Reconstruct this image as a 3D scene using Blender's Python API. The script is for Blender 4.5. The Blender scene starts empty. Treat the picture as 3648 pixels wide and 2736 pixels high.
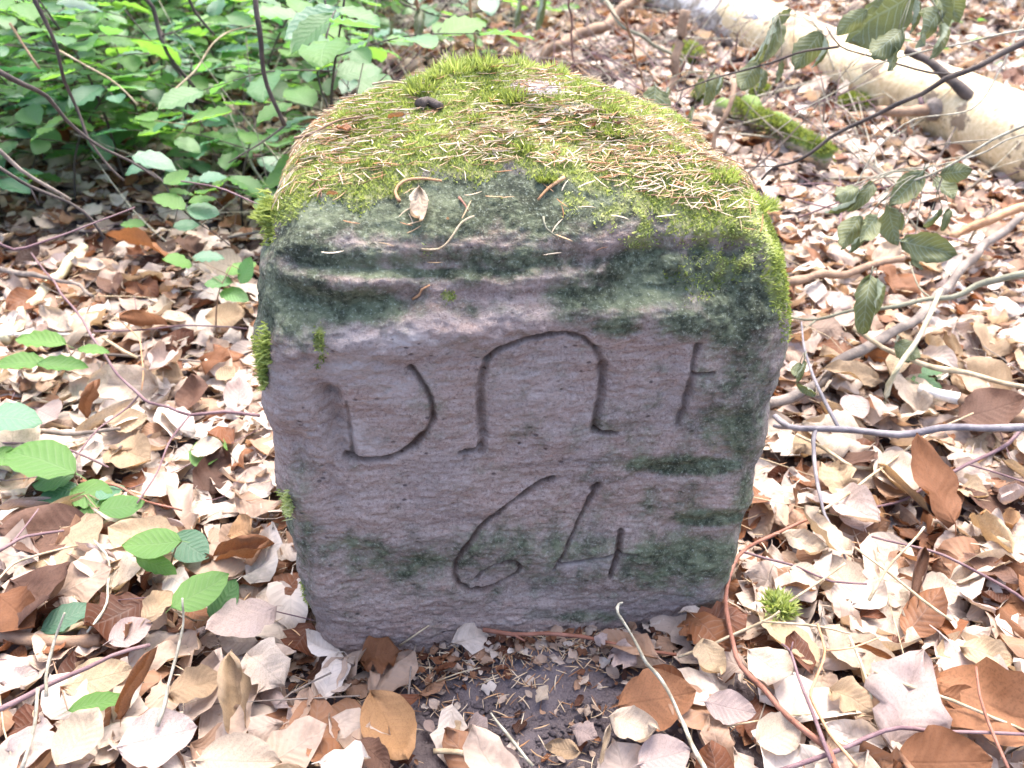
import bpy, math, random
import numpy as np
from mathutils import Vector, Matrix
R = math.radians
rng = np.random.default_rng(7)
random.seed(7)
S = bpy.context.scene
COL = S.collection

# ------------------------------------------------------------------ camera, sky, sun, exposure
PITCH = R(31.0)
CAM = np.array([0.0, -0.5145, 0.579])
FPX = 2900.0                                    # focal length in pixels of the 3648 px wide picture
cd = bpy.data.cameras.new('camera'); cam = bpy.data.objects.new('camera', cd); COL.objects.link(cam)
cam.location = CAM; cam.rotation_euler = (R(90) - PITCH, 0, 0)
cd.sensor_width = 36; cd.lens = FPX / 3648 * 36; cd.clip_start = 0.02; cd.clip_end = 400
cd.dof.use_dof = True; cd.dof.focus_distance = 0.66; cd.dof.aperture_fstop = 9
S.camera = cam
SUN_EL, SUN_AZ = R(69), R(20)                   # azimuth measured from +y (ahead of the camera) to the right
w = bpy.data.worlds.new('World'); S.world = w; w.use_nodes = True
nt = w.node_tree; bg = nt.nodes['Background']
sky = nt.nodes.new('ShaderNodeTexSky'); sky.sky_type = 'NISHITA'; sky.sun_disc = False
sky.sun_elevation = SUN_EL; sky.sun_rotation = SUN_AZ; sky.air_density = 0.8; sky.dust_density = 5.0; sky.ozone_density = 0.8
nt.links.new(sky.outputs[0], bg.inputs[0]); bg.inputs[1].default_value = 0.15
sl = bpy.data.lights.new('sun', 'SUN'); so = bpy.data.objects.new('sun', sl); COL.objects.link(so)
sl.energy = 1.15; sl.angle = R(26); sl.color = (1.0, 0.955, 0.89)
sd = Vector((math.sin(SUN_AZ) * math.cos(SUN_EL), math.cos(SUN_AZ) * math.cos(SUN_EL), math.sin(SUN_EL)))
so.rotation_euler = sd.to_track_quat('Z', 'Y').to_euler()
V_ = S.view_settings; V_.view_transform = 'Standard'; V_.look = 'None'; V_.gamma = 1; V_.use_curve_mapping = False
V_.exposure = 2.45

# ------------------------------------------------------------------ noise, terrain, pixel rays
def _h(ix, iy, iz, s):
    n = (ix * 374761393 + iy * 668265263 + iz * 2147483647 + s * 1274126177) & 0xffffffff
    n = ((n ^ (n >> 13)) * 1274126177) & 0xffffffff
    return ((n ^ (n >> 16)) & 0xffff) / 65535.0
def noise(x, y, z=0.0, s=0):
    x, y, z = np.broadcast_arrays(np.asarray(x, float), np.asarray(y, float), np.asarray(z, float))
    fx, fy, fz = np.floor(x), np.floor(y), np.floor(z)
    ix, iy, iz = fx.astype(np.int64), fy.astype(np.int64), fz.astype(np.int64)
    u, v, q = x - fx, y - fy, z - fz
    u, v, q = u*u*(3-2*u), v*v*(3-2*v), q*q*(3-2*q)
    r = 0
    for a in (0, 1):
        for b in (0, 1):
            for c in (0, 1):
                r = r + (u if a else 1-u) * (v if b else 1-v) * (q if c else 1-q) * _h(ix+a, iy+b, iz+c, s)
    return r * 2 - 1
def fbm(x, y, z=0.0, o=4, s=0):
    r, a = 0, 1.0
    for k in range(o):
        r = r + a * noise(np.asarray(x)*2**k, np.asarray(y)*2**k, np.asarray(z)*2**k, s+k); a *= 0.5
    return r
def sst(a, b, x):
    t = np.clip((x - a) / (b - a), 0, 1); return t*t*(3-2*t)
def gz(x, y):
    x = np.asarray(x, float); y = np.asarray(y, float)
    z = 0.10 * (np.sqrt((y-0.3)**2 + 0.04) + (y-0.3)) * 0.5 * (1 + 0*x)
    z = np.where(y > 6, z*0 + 0.10*5.7 + (y-6)*0.03, z)
    z = z + 0.012 * noise(x*5, y*5, 3.1, 5) + 0.03 * noise(x*1.3, y*1.3, 1.7, 6) * sst(0.3, 1.2, np.hypot(x, y))
    z = z + 0.020 * np.exp(-((x-0.03)/0.09)**2 - ((y+0.02)/0.05)**2) - 0.012*np.exp(-((x+0.17)/0.06)**2 - ((y+0.03)/0.06)**2)
    return z - 0.004
FW = np.array([0, math.cos(PITCH), -math.sin(PITCH)]); UP = np.array([0, math.sin(PITCH), math.cos(PITCH)]); RT = np.array([1.0, 0, 0])
def ray(u, v): return FW + (u-1824)/FPX*RT - (v-1368)/FPX*UP      # full-size pixels, unit depth
def project(P):
    P = np.asarray(P, float) - CAM
    d = P @ FW; d = np.maximum(d, 1e-3)
    return 1824 + FPX * (P @ RT) / d, 1368 - FPX * (P @ UP) / d, d
def onground(u, v, h=0.0):
    r = ray(u, v); t = 0.3
    for _ in range(400):
        p = CAM + r*t; g = p[2] - gz(p[0], p[1]) - h
        if g < 0.0004: break
        t += max(0.0006, g*0.55)
        if t > 7: break
    return CAM + r*t
def atdepth(u, v, d): return CAM + ray(u, v)*d
# coordinate systems of the enlarged views used to read positions from the photograph
ZS = {'F': (0, 0, 1), 'D': (0, 0, 1.6492), 'R1': (0, 0, .5497), 'R2': (1216, 0, .5497), 'R3': (2432, 0, .5497), 'R4': (0, 912, .5497),
      'R5': (2432, 912, .5497), 'R6': (0, 1824, .5497), 'R7': (1216, 1824, .5497), 'R8': (2432, 1824, .5497), 'Z2': (850, 1100, .9042)}
def fx(z, p): o = ZS[z]; return (o[0] + p[0]*o[2], o[1] + p[1]*o[2])

# ------------------------------------------------------------------ mesh helpers
def mesh(name, V, F, mat=None, attrs=None, uv=None, smooth=True):
    V = np.asarray(V, np.float32).reshape(-1, 3); m = bpy.data.meshes.new(name)
    if isinstance(F, np.ndarray):
        n, k = F.shape
        m.vertices.add(len(V)); m.vertices.foreach_set('co', V.ravel())
        m.loops.add(n*k); m.loops.foreach_set('vertex_index', F.astype(np.int32).ravel())
        m.polygons.add(n); m.polygons.foreach_set('loop_start', np.arange(0, n*k, k, dtype=np.int32))
    else:
        m.from_pydata([tuple(map(float, v)) for v in V], [], [tuple(f) for f in F])
    m.update(calc_edges=True)
    if smooth: m.polygons.foreach_set('use_smooth', np.ones(len(m.polygons), bool))
    for k_, a in (attrs or {}).items():
        at = m.attributes.new(k_, 'FLOAT', 'POINT'); at.data.foreach_set('value', np.asarray(a, np.float32))
    if uv is not None:
        at = m.attributes.new('lf', 'FLOAT_VECTOR', 'POINT')
        at.data.foreach_set('vector', np.column_stack([uv, np.zeros(len(uv))]).astype(np.float32).ravel())
    if mat is not None: m.materials.append(mat)
    return m
def obj(name, m, parent=None, M=None):
    o = bpy.data.objects.new(name, m); COL.objects.link(o)
    if M is not None: o.matrix_world = M
    if parent is not None:
        o.parent = parent; o.matrix_parent_inverse = Matrix.Identity(4)
        if M is not None: o.matrix_local = parent.matrix_world.inverted() @ M if False else M
    return o
def tag(o, label=None, cat=None, group=None, kind=None):
    if label: o['label'] = label
    if cat: o['category'] = cat
    if group: o['group'] = group
    if kind: o['kind'] = kind
    return o
def empty(name, loc, label, cat, group=None):
    o = bpy.data.objects.new(name, None); COL.objects.link(o); o.location = loc; o.empty_display_size = .02
    o['_l'] = 0; del o['_l']
    return tag(o, label, cat, group)
def curve_pts(P, step=0.012):
    P = np.asarray(P, float)
    if len(P) < 3:
        n = max(2, int(np.linalg.norm(P[1]-P[0])/step)); t = np.linspace(0, 1, n)[:, None]; return P[0]*(1-t)+P[1]*t
    Q = np.vstack([2*P[0]-P[1], P, 2*P[-1]-P[-2]]); out = []
    for i in range(1, len(Q)-2):
        a, b, c, d = Q[i-1], Q[i], Q[i+1], Q[i+2]
        n = max(2, int(np.linalg.norm(c-b)/step))
        t = np.linspace(0, 1, n, endpoint=False)[:, None]
        out.append(.5*((2*b)+(-a+c)*t+(2*a-5*b+4*c-d)*t*t+(-a+3*b-3*c+d)*t**3))
    out.append(P[-1:]); return np.vstack(out)
def tube(P, r0, r1, n=6, rough=0.2, seed=0, knots=True, ecc=1.0):
    P = np.asarray(P, float); k = len(P)
    T = np.gradient(P, axis=0); T /= np.linalg.norm(T, axis=1)[:, None] + 1e-9
    ref = np.array([0.13, 0.21, 0.97])
    A = np.cross(T, ref); A /= np.linalg.norm(A, axis=1)[:, None] + 1e-9; B = np.cross(T, A)
    t = np.linspace(0, 1, k); rad = r0*(1-t)+r1*t
    if knots: rad = rad*(1 + 0.35*np.clip(noise(t*k*0.33, seed+.5, .2, 3)-.45, 0, 1)*2)
    ang = np.linspace(0, 2*np.pi, n, endpoint=False)
    rr = rad[:, None]*(1 + rough*noise(np.arange(k)[:, None]*.6, ang[None]*1.4, seed+.3, 9))
    V = P[:, None] + rr[..., None]*(np.cos(ang)[None, :, None]*A[:, None]*ecc + np.sin(ang)[None, :, None]*B[:, None])
    V = V.reshape(-1, 3)
    i = np.arange(k-1)[:, None]*n; j = np.arange(n)[None]; j2 = (j+1) % n
    F = np.stack([i+j, i+j2, i+n+j2, i+n+j], -1).reshape(-1, 4)
    V = np.vstack([V, P[:1], P[-1:]]); a, b = len(V)-2, len(V)-1
    F = F.tolist() + [(a, (q+1) % n, q) for q in range(n)] + [(b, (k-1)*n+q, (k-1)*n+(q+1) % n) for q in range(n)]
    return V, F
def joinmesh(parts):
    Vs, Fs, o = [], [], 0
    for V, F in parts:
        Vs.append(V); Fs += [tuple(i+o for i in f) for f in F]; o += len(V)
    return np.vstack(Vs), Fs

# ------------------------------------------------------------------ materials
class N:
    def __init__(s, name):
        s.m = bpy.data.materials.new(name); s.m.use_nodes = True; s.t = s.m.node_tree; s.t.nodes.clear()
        s.out = s('OutputMaterial')
    def __call__(s, k, **kw):
        n = s.t.nodes.new('ShaderNode'+k)
        for a, b in kw.items(): setattr(n, a, b)
        return n
    def L(s, a, b): s.t.links.new(a, b)
    def put(s, sock, v):
        if hasattr(v, 'is_linked') or hasattr(v, 'links'): s.L(v, sock)
        elif isinstance(v, tuple) and len(v) == 3 and sock.type == 'RGBA': sock.default_value = (*v, 1)
        else: sock.default_value = v
    def attr(s, name, vec=False): n = s('Attribute'); n.attribute_name = name; return n.outputs['Vector' if vec else 'Fac']
    def math(s, op, a, b=0.0, c=0.0, clamp=False):
        n = s('Math', operation=op, use_clamp=clamp)
        for i, v in enumerate((a, b, c)): s.put(n.inputs[i], v)
        return n.outputs[0]
    def mix(s, f, a, b, blend='MIX'):
        n = s('Mix', data_type='RGBA', blend_type=blend); s.put(n.inputs[0], f); s.put(n.inputs[6], a); s.put(n.inputs[7], b); return n.outputs[2]
    def ramp(s, f, stops, interp='LINEAR'):
        n = s('ValToRGB'); n.color_ramp.interpolation = interp; e = n.color_ramp.elements
        while len(e) < len(stops): e.new(0.5)
        for q, (p, c) in zip(e, stops): q.position = p; q.color = (*c, 1) if len(c) == 3 else c
        s.put(n.inputs[0], f); return n.outputs[0]
    def map(s, v, a, b, c=0.0, d=1.0):
        n = s('MapRange', interpolation_type='SMOOTHSTEP')
        for i, q in enumerate((v, a, b, c, d)): s.put(n.inputs[i], q)
        return n.outputs[0]
    def noise(s, co, scale, detail=4, rough=.55, dist=0.0):
        n = s('TexNoise'); s.L(co, n.inputs['Vector']); n.inputs['Scale'].default_value = scale
        n.inputs['Detail'].default_value = detail; n.inputs['Roughness'].default_value = rough; n.inputs['Distortion'].default_value = dist
        return n.outputs[0]
    def pos(s): return s('NewGeometry').outputs['Position']
    def oc(s): return s('TexCoord').outputs['Object']
    def scale(s, co, v):
        n = s('Mapping'); s.L(co, n.inputs[0]); n.inputs[3].default_value = v; return n.outputs[0]
    def bump(s, h, dist, strength=1.0, prev=None):
        n = s('Bump'); s.L(h, n.inputs['Height']); n.inputs['Distance'].default_value = dist; n.inputs['Strength'].default_value = strength
        if prev: s.L(prev, n.inputs['Normal'])
        return n.outputs[0]
    def bsdf(s, col, rough=.8, nrm=None, spec=.3, sheen=0):
        b = s('BsdfPrincipled'); s.put(b.inputs['Base Color'], col); s.put(b.inputs['Roughness'], rough)
        b.inputs['Specular IOR Level'].default_value = spec
        if nrm: s.L(nrm, b.inputs['Normal'])
        return b.outputs[0]
    def end(s, sh): s.L(sh, s.out.inputs[0]); return s.m

def leaf_mat(name, stops, src='obj', transl=.3, rough=.6, spec=.3, vein=.16, tcol=None, blotch=.35, under=None, undf=.8):
    n = N(name)
    rnd = n('ObjectInfo').outputs['Random'] if src == 'obj' else n.attr('rnd')
    lf = n('SeparateXYZ'); n.L(n.attr('lf', True), lf.inputs[0])
    s_, t_ = lf.outputs[0], lf.outputs[1]
    at = n.math('ABSOLUTE', t_)
    c = n.ramp(rnd, stops)
    co = n.oc() if src == 'obj' else n.pos()
    nb = n.noise(co, 45, 5, .6)
    c = n.mix(n.math('MULTIPLY', n.map(nb, .45, .68), blotch), c, tuple(0.45*x for x in stops[0][1]))
    nl = n.noise(co, 300, 3, .7)
    c = n.mix(n.map(nl, .62, .78, 0, .35), c, (.06, .035, .025))
    ph = n.math('SINE', n.math('MULTIPLY', n.math('SUBTRACT', n.math('MULTIPLY', s_, 9.0), n.math('MULTIPLY', at, 2.2)), 6.283))
    vv = n.map(ph, .72, 1.0)
    mid = n.map(at, 0.0, .07, 1, 0)
    vm = n.math('MAXIMUM', n.math('MULTIPLY', vv, n.map(at, .98, .6)), mid)
    vc = (.42, .40, .30) if under is None else under
    c = n.mix(n.math('MULTIPLY', vm, vein), c, vc if name.startswith('green') else tuple(.42*x for x in stops[-1][1]))
    if under is not None:
        bf = n('NewGeometry').outputs['Backfacing']; c = n.mix(n.math('MULTIPLY', bf, undf), c, under)
    h = n.math('SUBTRACT', n.math('MULTIPLY', ph, .4), n.math('MULTIPLY', mid, .8))
    nr = n.bump(h, .0008, .35); nr = n.bump(nl, .0008, .5, nr)
    b = n.bsdf(c, rough, nr, spec)
    tr = n('BsdfTranslucent'); n.L(n.mix(1.0, c, tcol or (1, .85, .6), 'MULTIPLY') if tcol is None else n.mix(.75, c, tcol), tr.inputs[0]); n.L(nr, tr.inputs[1])
    mx = n('MixShader'); mx.inputs[0].default_value = transl; n.L(b, mx.inputs[1]); n.L(tr.outputs[0], mx.inputs[2])
    return n.end(mx.outputs[0])
DEAD = {'pale cream': [(0, (.44, .35, .26)), (1, (.60, .50, .41))],
        'tan': [(0, (.34, .24, .15)), (1, (.50, .38, .25))],
        'pinkish grey': [(0, (.36, .28, .26)), (1, (.52, .42, .38))],
        'rusty brown': [(0, (.17, .07, .03)), (1, (.30, .14, .07))],
        'dark brown': [(0, (.07, .035, .025)), (1, (.15, .08, .055))],
        'orange brown': [(0, (.32, .17, .075)), (1, (.42, .25, .13))]}
MD = {k: leaf_mat('dead_leaf_'+k.replace(' ', '_'), v) for k, v in DEAD.items()}
M_LITTER = leaf_mat('leaf_litter', [(0, (.04, .018, .012)), (.14, (.13, .045, .022)), (.24, (.24, .10, .045)), (.34, (.32, .185, .115)), (.48, (.43, .315, .24)), (.66, (.50, .405, .345)),
                                   (.84, (.57, .48, .41)), (1, (.68, .61, .55))], 'attr')
M_G = [leaf_mat('green_leaf_mid', [(0, (.05, .14, .045)), (1, (.11, .25, .08))], transl=.45, rough=.36, spec=.7, tcol=(.20, .48, .08), vein=.10, blotch=.2),
       leaf_mat('green_leaf_fresh', [(0, (.08, .20, .05)), (1, (.14, .28, .07))], transl=.48, rough=.45, spec=.45, tcol=(.24, .50, .05), vein=.12, blotch=.15),
       leaf_mat('green_leaf_blue', [(0, (.05, .14, .08)), (1, (.09, .22, .12))], transl=.35, rough=.32, spec=.8, tcol=(.10, .36, .08), vein=.10, blotch=.15)]
M_WILT = leaf_mat('green_wilted_leaf', [(0, (.09, .11, .045)), (1, (.17, .19, .085))], transl=.25, rough=.5, spec=.4, tcol=(.22, .25, .07), vein=.5, under=(.30, .36, .30), undf=.55)
M_GCOV = leaf_mat('green_cover', [(0, (.04, .10, .035)), (1, (.11, .24, .07))], 'attr', transl=.4, rough=.45, spec=.45, tcol=(.18, .42, .05))

def bark(name, c0, c1, spots=(.05, .04, .035), moss=0.0, sc=120, rough=.75):
    n = N(name); co = n.pos()
    a = n.noise(co, sc*.35, 5, .6); b = n.noise(co, sc*3, 4, .7)
    c = n.mix(n.map(a, .35, .65), c0, c1)
    c = n.mix(n.map(b, .58, .72, 0, .6), c, spots)
    if moss > 0:
        up = n('SeparateXYZ'); n.L(n('NewGeometry').outputs['Normal'], up.inputs[0])
        mk = n.math('MULTIPLY', n.map(n.math('ADD', up.outputs[2], n.math('MULTIPLY', n.noise(co, 14, 5), 1.2)), 1.2-moss, 1.7-moss), 1)
        c = n.mix(mk, c, n.mix(b, (.06, .10, .02), (.16, .24, .05)))
    return n.end(n.bsdf(c, rough, n.bump(n.math('ADD', b, a), .0012, .8), .3))
BK = {'violet': bark('bark_violet', (.13, .075, .085), (.20, .13, .135)), 'dark': bark('bark_dark', (.045, .035, .032), (.09, .07, .06)),
      'grey': bark('bark_grey', (.13, .105, .09), (.26, .215, .18)), 'straw': bark('bark_straw', (.30, .23, .14), (.50, .41, .28), (.16, .11, .07), sc=200),
      'red': bark('bark_red', (.20, .08, .05), (.30, .14, .10)), 'orange': bark('bark_orange', (.38, .20, .10), (.50, .30, .17)),
      'blue': bark('bark_bluegrey', (.13, .12, .135), (.26, .24, .25)), 'brown': bark('bark_brown', (.19, .12, .08), (.30, .20, .13)),
      'green': bark('bark_greenish', (.16, .16, .11), (.26, .25, .18)), 'mossy': bark('bark_mossy', (.20, .17, .13), (.32, .28, .22), moss=.6),
      'deadwood': bark('bark_deadwood', (.40, .36, .22), (.52, .48, .34), (.2, .2, .1)),
      'lichen': bark('bark_lichen', (.25, .22, .16), (.46, .43, .34), (.10, .08, .06), sc=260),
      'white': bark('bark_white', (.62, .58, .52), (.75, .72, .66), (.4, .32, .25))}

# soil
n = N('forest_soil'); co = n.pos()
a = n.noise(co, 9, 6, .6); b = n.noise(co, 90, 6, .7); c_ = n.noise(co, 420, 4, .7)
c = n.mix(n.map(a, .3, .7), (.075, .058, .062), (.16, .135, .145)); c = n.mix(n.map(b, .5, .75, 0, .7), c, (.19, .16, .165)); c = n.mix(n.map(c_, .6, .75, 0, .5), c, (.03, .02, .02))
M_SOIL = n.end(n.bsdf(c, .95, n.bump(c_, .002, .8, n.bump(b, .008, .9)), .2))

# sandstone with algae, dirt in the cuts
n = N('red_sandstone'); co = n.oc()
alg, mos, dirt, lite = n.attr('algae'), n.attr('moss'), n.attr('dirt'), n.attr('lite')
strat = n.noise(n.scale(co, (2.2, 3, 26)), 3.2, 6, .6, .4)
fine = n.noise(n.scale(co, (1, 1, 1.8)), 120, 6, .7)
grit = n.noise(co, 420, 4, .75)
grain = n.noise(co, 950, 3, .7)
big = n.noise(co, 11, 4, .6)
c = n.ramp(strat, [(.28, (.13, .086, .070)), (.42, (.25, .168, .140)), (.52, (.31, .24, .210)), (.60, (.270, .175, .143)), (.74, (.40, .32, .282))])
c = n.mix(n.map(big, .40, .66, 0, .5), c, (.225, .200, .200))
c = n.mix(n.map(fine, .35, .72, 0, .42), c, (.42, .365, .350))
c = n.mix(n.map(grit, .52, .72, 0, .5), c, (.50, .44, .42)); c = n.mix(n.map(grit, .36, .46, .55, 0), c, (.09, .055, .05))
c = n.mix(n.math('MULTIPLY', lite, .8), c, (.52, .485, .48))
c = n.mix(n.map(fine, .62, .74, 0, .45), n.mix(n.map(grain, .52, .74, 0, .55), c, (.44, .39, .39)), (.05, .028, .028))
vor = n('TexVoronoi'); n.L(n.scale(co, (1, 1, 1.7)), vor.inputs[0]); vor.inputs['Scale'].default_value = 95
pit = n.math('MULTIPLY', n.map(vor.outputs[0], .10, .24, 1, 0), n.map(n.noise(co, 40, 3), .50, .62))
c = n.mix(n.math('MULTIPLY', pit, .75), c, (.055, .035, .04))
an = n.noise(co, 38, 6, .68)
am = n.math('MULTIPLY', n.map(n.math('ADD', alg, n.math('MULTIPLY', n.math('SUBTRACT', an, .5), 1.5)), .12, .72), .93)
gcol = n.mix(n.map(n.math('ADD', n.math('MULTIPLY', n.noise(co, 170, 5, .7), .5), n.math('MULTIPLY', n.noise(co, 26, 4, .6), .5)), .40, .62), (.016, .028, .014), (.135, .165, .100))
gcol = n.mix(n.map(grit, .52, .70, 0, .6), gcol, (.33, .38, .30)); gcol = n.mix(n.map(grain, .60, .78, 0, .5), gcol, (.02, .03, .015))
c = n.mix(am, c, gcol)
c = n.mix(n.math('MULTIPLY', dirt, n.map(an, .2, .6, .55, .95)), c, (.034, .014, .008))
mm = n.map(n.math('ADD', mos, n.math('MULTIPLY', n.math('SUBTRACT', an, .5), 1.1)), .35, .75)
mcol = n.mix(n.map(n.noise(co, 60, 5, .7), .35, .7), (.16, .19, .05), (.36, .35, .17))
c = n.mix(mm, c, mcol)
bh = n.math('ADD', n.math('MULTIPLY', fine, 1.0), n.math('MULTIPLY', n.math('SUBTRACT', 1, pit), 1.0))
M_STONE = n.end(n.bsdf(c, .93, n.bump(grain, .0010, .9, n.bump(grit, .0014, .8, n.bump(bh, .0026, .8, n.bump(strat, .0010, .3)))), .22))

n = N('moss_blades'); rr_ = n.attr('rnd')
c = n.ramp(rr_, [(0, (.05, .09, .022)), (.3, (.16, .22, .055)), (.55, (.34, .42, .12)), (.8, (.50, .56, .24)), (1, (.62, .64, .38))])
tr = n('BsdfTranslucent'); n.L(n.mix(.4, c, (.50, .55, .08)), tr.inputs[0]); mx = n('MixShader'); mx.inputs[0].default_value = .45
n.L(n.bsdf(c, .6, None, .3), mx.inputs[1]); n.L(tr.outputs[0], mx.inputs[2]); M_MOSS = n.end(mx.outputs[0])

def needle_mat(name, stops, src):
    n = N(name); r_ = n('ObjectInfo').outputs['Random'] if src == 'obj' else n.attr('rnd')
    return n.end(n.bsdf(n.ramp(r_, stops), .5, None, .4))
NST = {'tan': [(0, (.42, .29, .17)), (1, (.62, .47, .30))], 'pale': [(0, (.46, .36, .25)), (1, (.64, .54, .41))], 'rust': [(0, (.34, .13, .05)), (1, (.48, .22, .08))], 'dark': [(0, (.14, .07, .04)), (1, (.22, .11, .06))]}
MN = {k: needle_mat('needle_'+k, v, 'obj') for k, v in NST.items()}
M_NEEDLES = needle_mat('needles_mixed', [(0, (.16, .08, .05)), (.18, (.38, .18, .08)), (.36, (.50, .33, .18)), (.65, (.56, .44, .30)), (1, (.66, .56, .42))], 'attr')

# ------------------------------------------------------------------ ground
xs = np.concatenate([np.linspace(-90, -4, 24, endpoint=False), np.linspace(-4, -1, 40, endpoint=False), np.linspace(-1, 1, 240, endpoint=False), np.linspace(1, 4, 40, endpoint=False), np.linspace(4, 90, 24)])
ys = np.concatenate([np.linspace(-60, -1.2, 16, endpoint=False), np.linspace(-1.2, 1.0, 250, endpoint=False), np.linspace(1.0, 6, 90, endpoint=False), np.linspace(6, 120, 30)])
X, Y = np.meshgrid(xs, ys); Z = gz(X, Y)
Z = Z + np.where((np.abs(X) < 1) & (Y < 1) & (Y > -1.2), .0035*fbm(X*34, Y*34, 0, 4, 40) + .0012*fbm(X*140, Y*140, 0, 2, 60), 0)
nx, ny = len(xs), len(ys); i = np.arange(ny-1)[:, None]*nx + np.arange(nx-1)[None]
F = np.stack([i, i+1, i+nx+1, i+nx], -1).reshape(-1, 4)
tag(obj('forest_ground', mesh('forest_ground', np.stack([X, Y, Z], -1), F, M_SOIL)), kind='structure')

# ------------------------------------------------------------------ boundary stone
YAW = R(5.0); SO = np.array([0.003, 0.0, 0.0])
sx = np.array([math.cos(YAW), math.sin(YAW), 0]); sy = np.array([-math.sin(YAW), math.cos(YAW), 0])
def onstone(u, v):                                # pixel -> local (x, z) on the stone's front plane
    r = ray(u, v); t = ((SO-CAM) @ sy)/(r @ sy); p = CAM + r*t - SO
    return np.array([p @ sx, p[2]])
LP = np.array([onstone(*p) for p in [(893, 760), (893, 900), (900, 1050), (945, 1400), (1000, 1750), (1060, 2050), (1130, 2330), (1150, 2480)]])
RP = np.array([onstone(*p) for p in [(2800, 800), (2800, 950), (2795, 1150), (2765, 1400), (2705, 1700), (2640, 1950), (2560, 2240), (2530, 2400)]])
def xl(z): return np.interp(z, LP[::-1, 1], LP[::-1, 0])
def xr(z): return np.interp(z, RP[::-1, 1], RP[::-1, 0])
NX, NY, NZ = 400, 140, 430
W2, DP, Z0, H0 = 0.184, 0.27, -0.07, 0.402
gx, gy, gzz = np.linspace(-W2, W2, NX), np.linspace(0, DP, NY), np.linspace(Z0, H0, NZ)
idx = {}
def key(i, j, k): return (i*NY + j)*NZ + k
faces_k = []
I, K = np.meshgrid(np.arange(NX-1), np.arange(NZ-1), indexing='ij')
faces_k.append(np.stack([key(I, 0, K), key(I+1, 0, K), key(I+1, 0, K+1), key(I, 0, K+1)], -1).reshape(-1, 4))
I, J = np.meshgrid(np.arange(NX-1), np.arange(NY-1), indexing='ij')
faces_k.append(np.stack([key(I, J, NZ-1), key(I+1, J, NZ-1), key(I+1, J+1, NZ-1), key(I, J+1, NZ-1)], -1).reshape(-1, 4))
J, K = np.meshgrid(np.arange(NY-1), np.arange(NZ-1), indexing='ij')
faces_k.append(np.stack([key(0, J, K), key(0, J, K+1), key(0, J+1, K+1), key(0, J+1, K)], -1).reshape(-1, 4))
faces_k.append(np.stack([key(NX-1, J, K), key(NX-1, J+1, K), key(NX-1, J+1, K+1), key(NX-1, J, K+1)], -1).reshape(-1, 4))
FK = np.vstack(faces_k); uk, inv = np.unique(FK, return_inverse=True); SF = inv.reshape(-1, 4)
k_ = uk % NZ; j_ = (uk // NZ) % NY; i_ = uk // (NZ*NY)
P = np.stack([gx[i_], gy[j_], gzz[k_]], -1)
ztop = sst(.27, .37, P[:, 2])
rad = np.column_stack([np.full(len(P), .030)+.012*ztop, .034+.046*ztop, np.full(len(P), .095)])
lo = np.array([-W2, 0, -9]) + rad; hi = np.array([W2, DP, H0]) - rad
inn = np.clip(P, lo, hi); q = (P-inn)/rad
qn = np.linalg.norm(q, axis=1)[:, None]; qn[qn == 0] = 1
q = q/qn; P = inn + q*rad
Nn = q/rad; Nn /= np.linalg.norm(Nn, axis=1)[:, None] + 1e-9
# taper from the silhouette, domed top
zc = np.clip(P[:, 2], -.05, .38); t = (P[:, 0]+W2)/(2*W2); P[:, 0] = (xl(zc)*(1-t) + xr(zc)*t)*(1.025+.035*sst(.12, .34, P[:, 2]))
dome = (.062*np.clip(1-np.abs(P[:, 0]/.196)**2.1, 0, 1)*sst(-.02, .21, P[:, 1])) * (1-.35*sst(.20, .29, P[:, 1]))
top = sst(.28, .402, P[:, 2])
P[:, 2] += top*(dome + .006*fbm(P[:, 0]*14, P[:, 1]*14, 0, 3, 11)*sst(.02, .1, P[:, 1]))
# lean of the upper right shoulder: a little lower
P[:, 2] -= top*(.003*sst(.05, .19, P[:, 0])+.024*sst(.02, .17, P[:, 0])*sst(.05, .2, P[:, 1])+.008*sst(.04, .17, -P[:, 0])*sst(.05, .2, P[:, 1]))
P[:, 0] += (.009+.012*sst(.03, .14, P[:, 1]))*sst(.24, .36, P[:, 2])*sst(.03, .17, P[:, 0])
dx, dz = P[:, 0], P[:, 2]
def segd(px, pz, A, B):
    d = B-A; L2 = (d**2).sum(); t = np.clip(((px-A[0])*d[0] + (pz-A[1])*d[1])/L2, 0, 1)
    return np.hypot(px-A[0]-t*d[0], pz-A[1]-t*d[1]), t
fr = sst(.5, .9, -Nn[:, 1])
fi = np.where((fr > 0.01) & (j_ < NY//2))[0]
fxx, fzz = dx[fi], dz[fi]
dis = np.zeros(len(P)); dirt = np.zeros(len(P))
wob = .0016*fbm(fxx*90, fzz*90, 0, 3, 21)
def line(z, pts, wmm, dmm, prof='v', dirtv=0.0, ends=True):
    global dis, dirt
    PL = [onstone(*fx(z, p)) for p in pts]; best = np.full(len(fi), 9.0)
    for a, b in zip(PL[:-1], PL[1:]):
        d, _ = segd(fxx, fzz, a, b); best = np.minimum(best, d)
    wv = wmm*(.78 if prof == 'v' else 1)/1000; best = np.maximum(best + wob*(wmm/4 if prof == 'g' else .55), 0)
    v = np.clip(1-best/wv, 0, 1)**.75 if prof == 'v' else np.exp(-(best/wv)**2)
    s_ = dmm/1000*(1+.3*noise(fxx*120, fzz*120, 3.3, 31))
    dis[fi] -= v*s_*(1.2 if prof == 'v' else 1)*fr[fi]
    if dirtv: dirt[fi] = np.maximum(dirt[fi], dirtv*np.clip(1-best/(wv*.95), 0, 1)**.6)
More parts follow.
